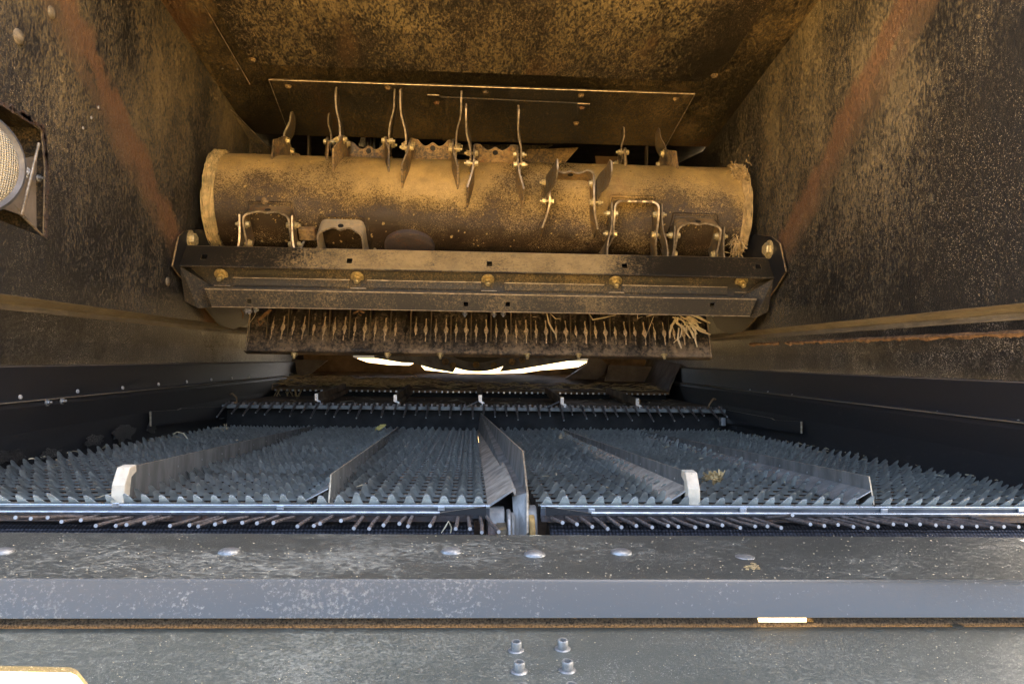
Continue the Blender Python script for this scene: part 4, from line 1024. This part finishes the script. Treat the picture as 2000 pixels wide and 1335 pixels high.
pn = thing('tail_panel', (.02, .40, zpan-.02), 'speckled grey tail panel in the nearest foreground with socket screws', 'panel')
def onp(px, py): r = ray(px, py); q = r*(zpan/(r.z+.004*r.x)); return q
cut = [onp(-60, 1298), onp(138, 1302), onp(150, 1307), onp(185, 1350), onp(240, 1440), onp(-60, 1440)]
outer = [(nx0, ys-.008), (nx1, ys-.008), (nx1, .30), (nx0, .30)]
MB().plate(outer, [[(q.x, q.y) for q in cut]], lambda u, v: (u, v, zpan-.004*u), (0, 0, -.003), 0).build('panel_sheet', [M['panel']], pn)
for px, py in ((1008, 1270), (1099, 1267), (1014, 1311), (1108, 1309), (1020, 1358), (1116, 1356)):
    put(ME['socket'], 'socket_screw', pn, onp(px, py), (0, -.1, 1), rnd.random(), .95)
# water-mark chips, crumbs and chaff lying on bar and panel
def crumbs(name, lab, items, mat, group=None):
    m = MB()
    for c, r in items:
        k = 7; pts = [c+V((math.cos(2*math.pi*j/k)*r*rnd.uniform(.5, 1.3), math.sin(2*math.pi*j/k)*r*rnd.uniform(.5, 1.1), 0)) for j in range(k)]
        m.prism(pts, (rnd.uniform(-.2, .2)*r, rnd.uniform(-.2, .2)*r, r*rnd.uniform(.2, .6)))
    return m.build(name, mat)
def onb(px, py): r = ray(px, py); return r*((zb1+.0002)/(r.z+.004*r.x))
it = [(onb(rnd.uniform(0, 2000), rnd.uniform(1044, 1129)), rnd.uniform(.0002, .0007)) for _ in range(520)]+[(onp(rnd.uniform(200, 2000), rnd.uniform(1230, 1335))+V((0, 0, .0002)), rnd.uniform(.0001, .0004)) for _ in range(300)]
solo(crumbs('chaff_crumbs', '', it, M['strawpale']), 'tiny pale chaff crumbs scattered on the crossbar and tail panel', 'chaff', kind='stuff')
solo(crumbs('chaff_clod', '', [(onb(1468+rnd.gauss(0, 6), 1108+rnd.gauss(0, 4)), rnd.uniform(.001, .002)) for _ in range(26)], M['straw']), 'small brown clod of chaff beside the flat bolt head on the crossbar', 'chaff')
m = MB()
for i, (px, py) in enumerate(((1712, 1228), (1812, 1228), (1870, 1222), (1920, 1228), (1008, 1250), (1098, 1247))):
    c = onp(px, py); k = 12; rx_ = .0045 if i < 4 else .0025
    m.prism([c+V((math.cos(2*math.pi*j/k)*rx_*rnd.uniform(.8, 1.15), math.sin(2*math.pi*j/k)*.004*rnd.uniform(.7, 1.1), .0001)) for j in range(k)], (0, 0, .0003))
m.build('dried_drop', M['panel'], pn, kind='stuff')

m = MB()
def bit(p, L, up=0.):
    a_ = rnd.uniform(0, 6.3); d = V((math.cos(a_), math.sin(a_), rnd.uniform(-.25, .25)+up))*L; r_ = rnd.uniform(.0004, .0012)
    m.tube([p-d, p+V((0, 0, rnd.uniform(0, .3)*L)), p+d], [r_*.6, r_, r_*.5], 5, flat=.4)
for i in range(150):      # on the sieves
    y = rnd.uniform(YS0+.03, YS1-.03); x = rnd.choice([rnd.uniform(XL+.02, XR-.02), rnd.gauss(.24, .03), rnd.gauss(.44, .04), XR-.02-abs(rnd.gauss(0, .04)), XL+.02+abs(rnd.gauss(0, .04))])
    if -.0 < x < .09 or not XL+.01 < x < XR-.01: continue
    bit(V((x, y, sz(y)+rnd.uniform(.002, .013))), rnd.uniform(.002, .009))
for i in range(60):       # on the step behind the finger bar
    bit(V((rnd.uniform(XL+.04, XR-.04), rnd.uniform(2.08, 2.5), pz-.0215)), rnd.uniform(.004, .015))
for i in range(70):       # along the wall foot
    sg = rnd.choice((-1, 1)); y = rnd.uniform(.9, 2.3); bit(V(((XR-.012) if sg > 0 else (XL+.012), y, sz(y)+.010)), rnd.uniform(.002, .006))
solo(m.build('loose_chaff', M['strawpale'], smooth=True), 'broken straw and chaff bits caught among the sieve teeth', 'chaff', kind='stuff')
# ------------------------------------------------------------------ loose bits on the sieves
def leafy(pts, w_, Y, lab, mat):
    m = MB(); P3 = [P(a_, b_, Y) for a_, b_ in pts]; n_ = len(P3)
    for i, p in enumerate(P3):
        ww = w_*math.sin(math.pi*(i+.25)/(n_-.5)); d = (P3[min(i+1, n_-1)]-P3[max(i-1, 0)]).normalized(); s_ = d.cross(V((0, -1, .3))).normalized()
        m.v += [p-s_*ww, p+s_*ww, p+s_*ww+V((0, .0006, 0)), p-s_*ww+V((0, .0006, 0)), ]
    for i in range(n_-1):
        for k in range(4): k2 = (k+1) % 4; m.f.append([i*4+k, i*4+k2, i*4+4+k2, i*4+4+k]); m.mi.append(0)
    m.f += [[0, 1, 2, 3], [n_*4-1, n_*4-2, n_*4-3, n_*4-4]]; m.mi += [0, 0]
    return solo(m.build('leaf', M[mat], smooth=True), lab, 'leaf')
leafy([(754, 829), (745, 832), (737, 838), (729, 849)], .006, 1.87, 'narrow yellow-green leaf at the far end of the second divider', 'leaf')
leafy([(660, 873), (662, 882), (660, 890)], .007, 1.52, 'small curled tan leaf on the left sieve', 'straw')
leafy([(664, 874), (670, 880), (678, 884), (686, 891)], .003, 1.50, 'thin tan leaf shred beside the curled leaf on the left sieve', 'straw')
strawset([([(338, 848), (346, 843), (358, 846), (366, 856)], .0015)], 1.45, 'single bent straw arching over the left sieve near the wall', r=.001)
strawset([([(750, 834), (760, 839), (768, 852), (772, 862)], .0008)], 1.86, 'fine leaf stalk trailing beside the yellow-green leaf', r=.001)
strawset([([(1034, 1046), (1050, 1045), (1075, 1048)], .0007)], .615, 'short straw lying at the foot of the bearing hub')
strawset([([(876, 1017), (870, 1028), (862, 1040)], .0008), ([(876, 1017), (882, 1030), (880, 1040)], .0010)], .70, 'forked white straw caught on the rods left of the hub')
strawset([([(186, 972), (200, 968), (222, 962), (235, 955)], .0007)], .80, 'thin straw lying beside the left cream end cap')
c = PS(1395, 946)+V((0, 0, .008))
fibres('straw_clump', 'round yellow clump of chaff on the right sieve behind the cream end cap', 'straw', clump(c, (.005, .006, .003), 0, .009, 0, (0, 0, 0)), 260, M['straw'], (.0005, .0012))
for px, py in ((440, 845), (1095, 862), (960, 838)):
    c = PS(px, py)+V((0, 0, .010))
    lab = {440: 'chaff crumbs at the far left corner of the left sieve', 1095: 'chaff crumb at the far end of the capped right divider', 960: 'dusty straw scrap at the far foot of the centre fin'}[px]
    fibres('straw_scrap', lab, 'straw', clump(c, (.004, .004, .002), 0, .012, 0, (0, 0, 0)), 14, M['strawpale'], (.0006, .0014))
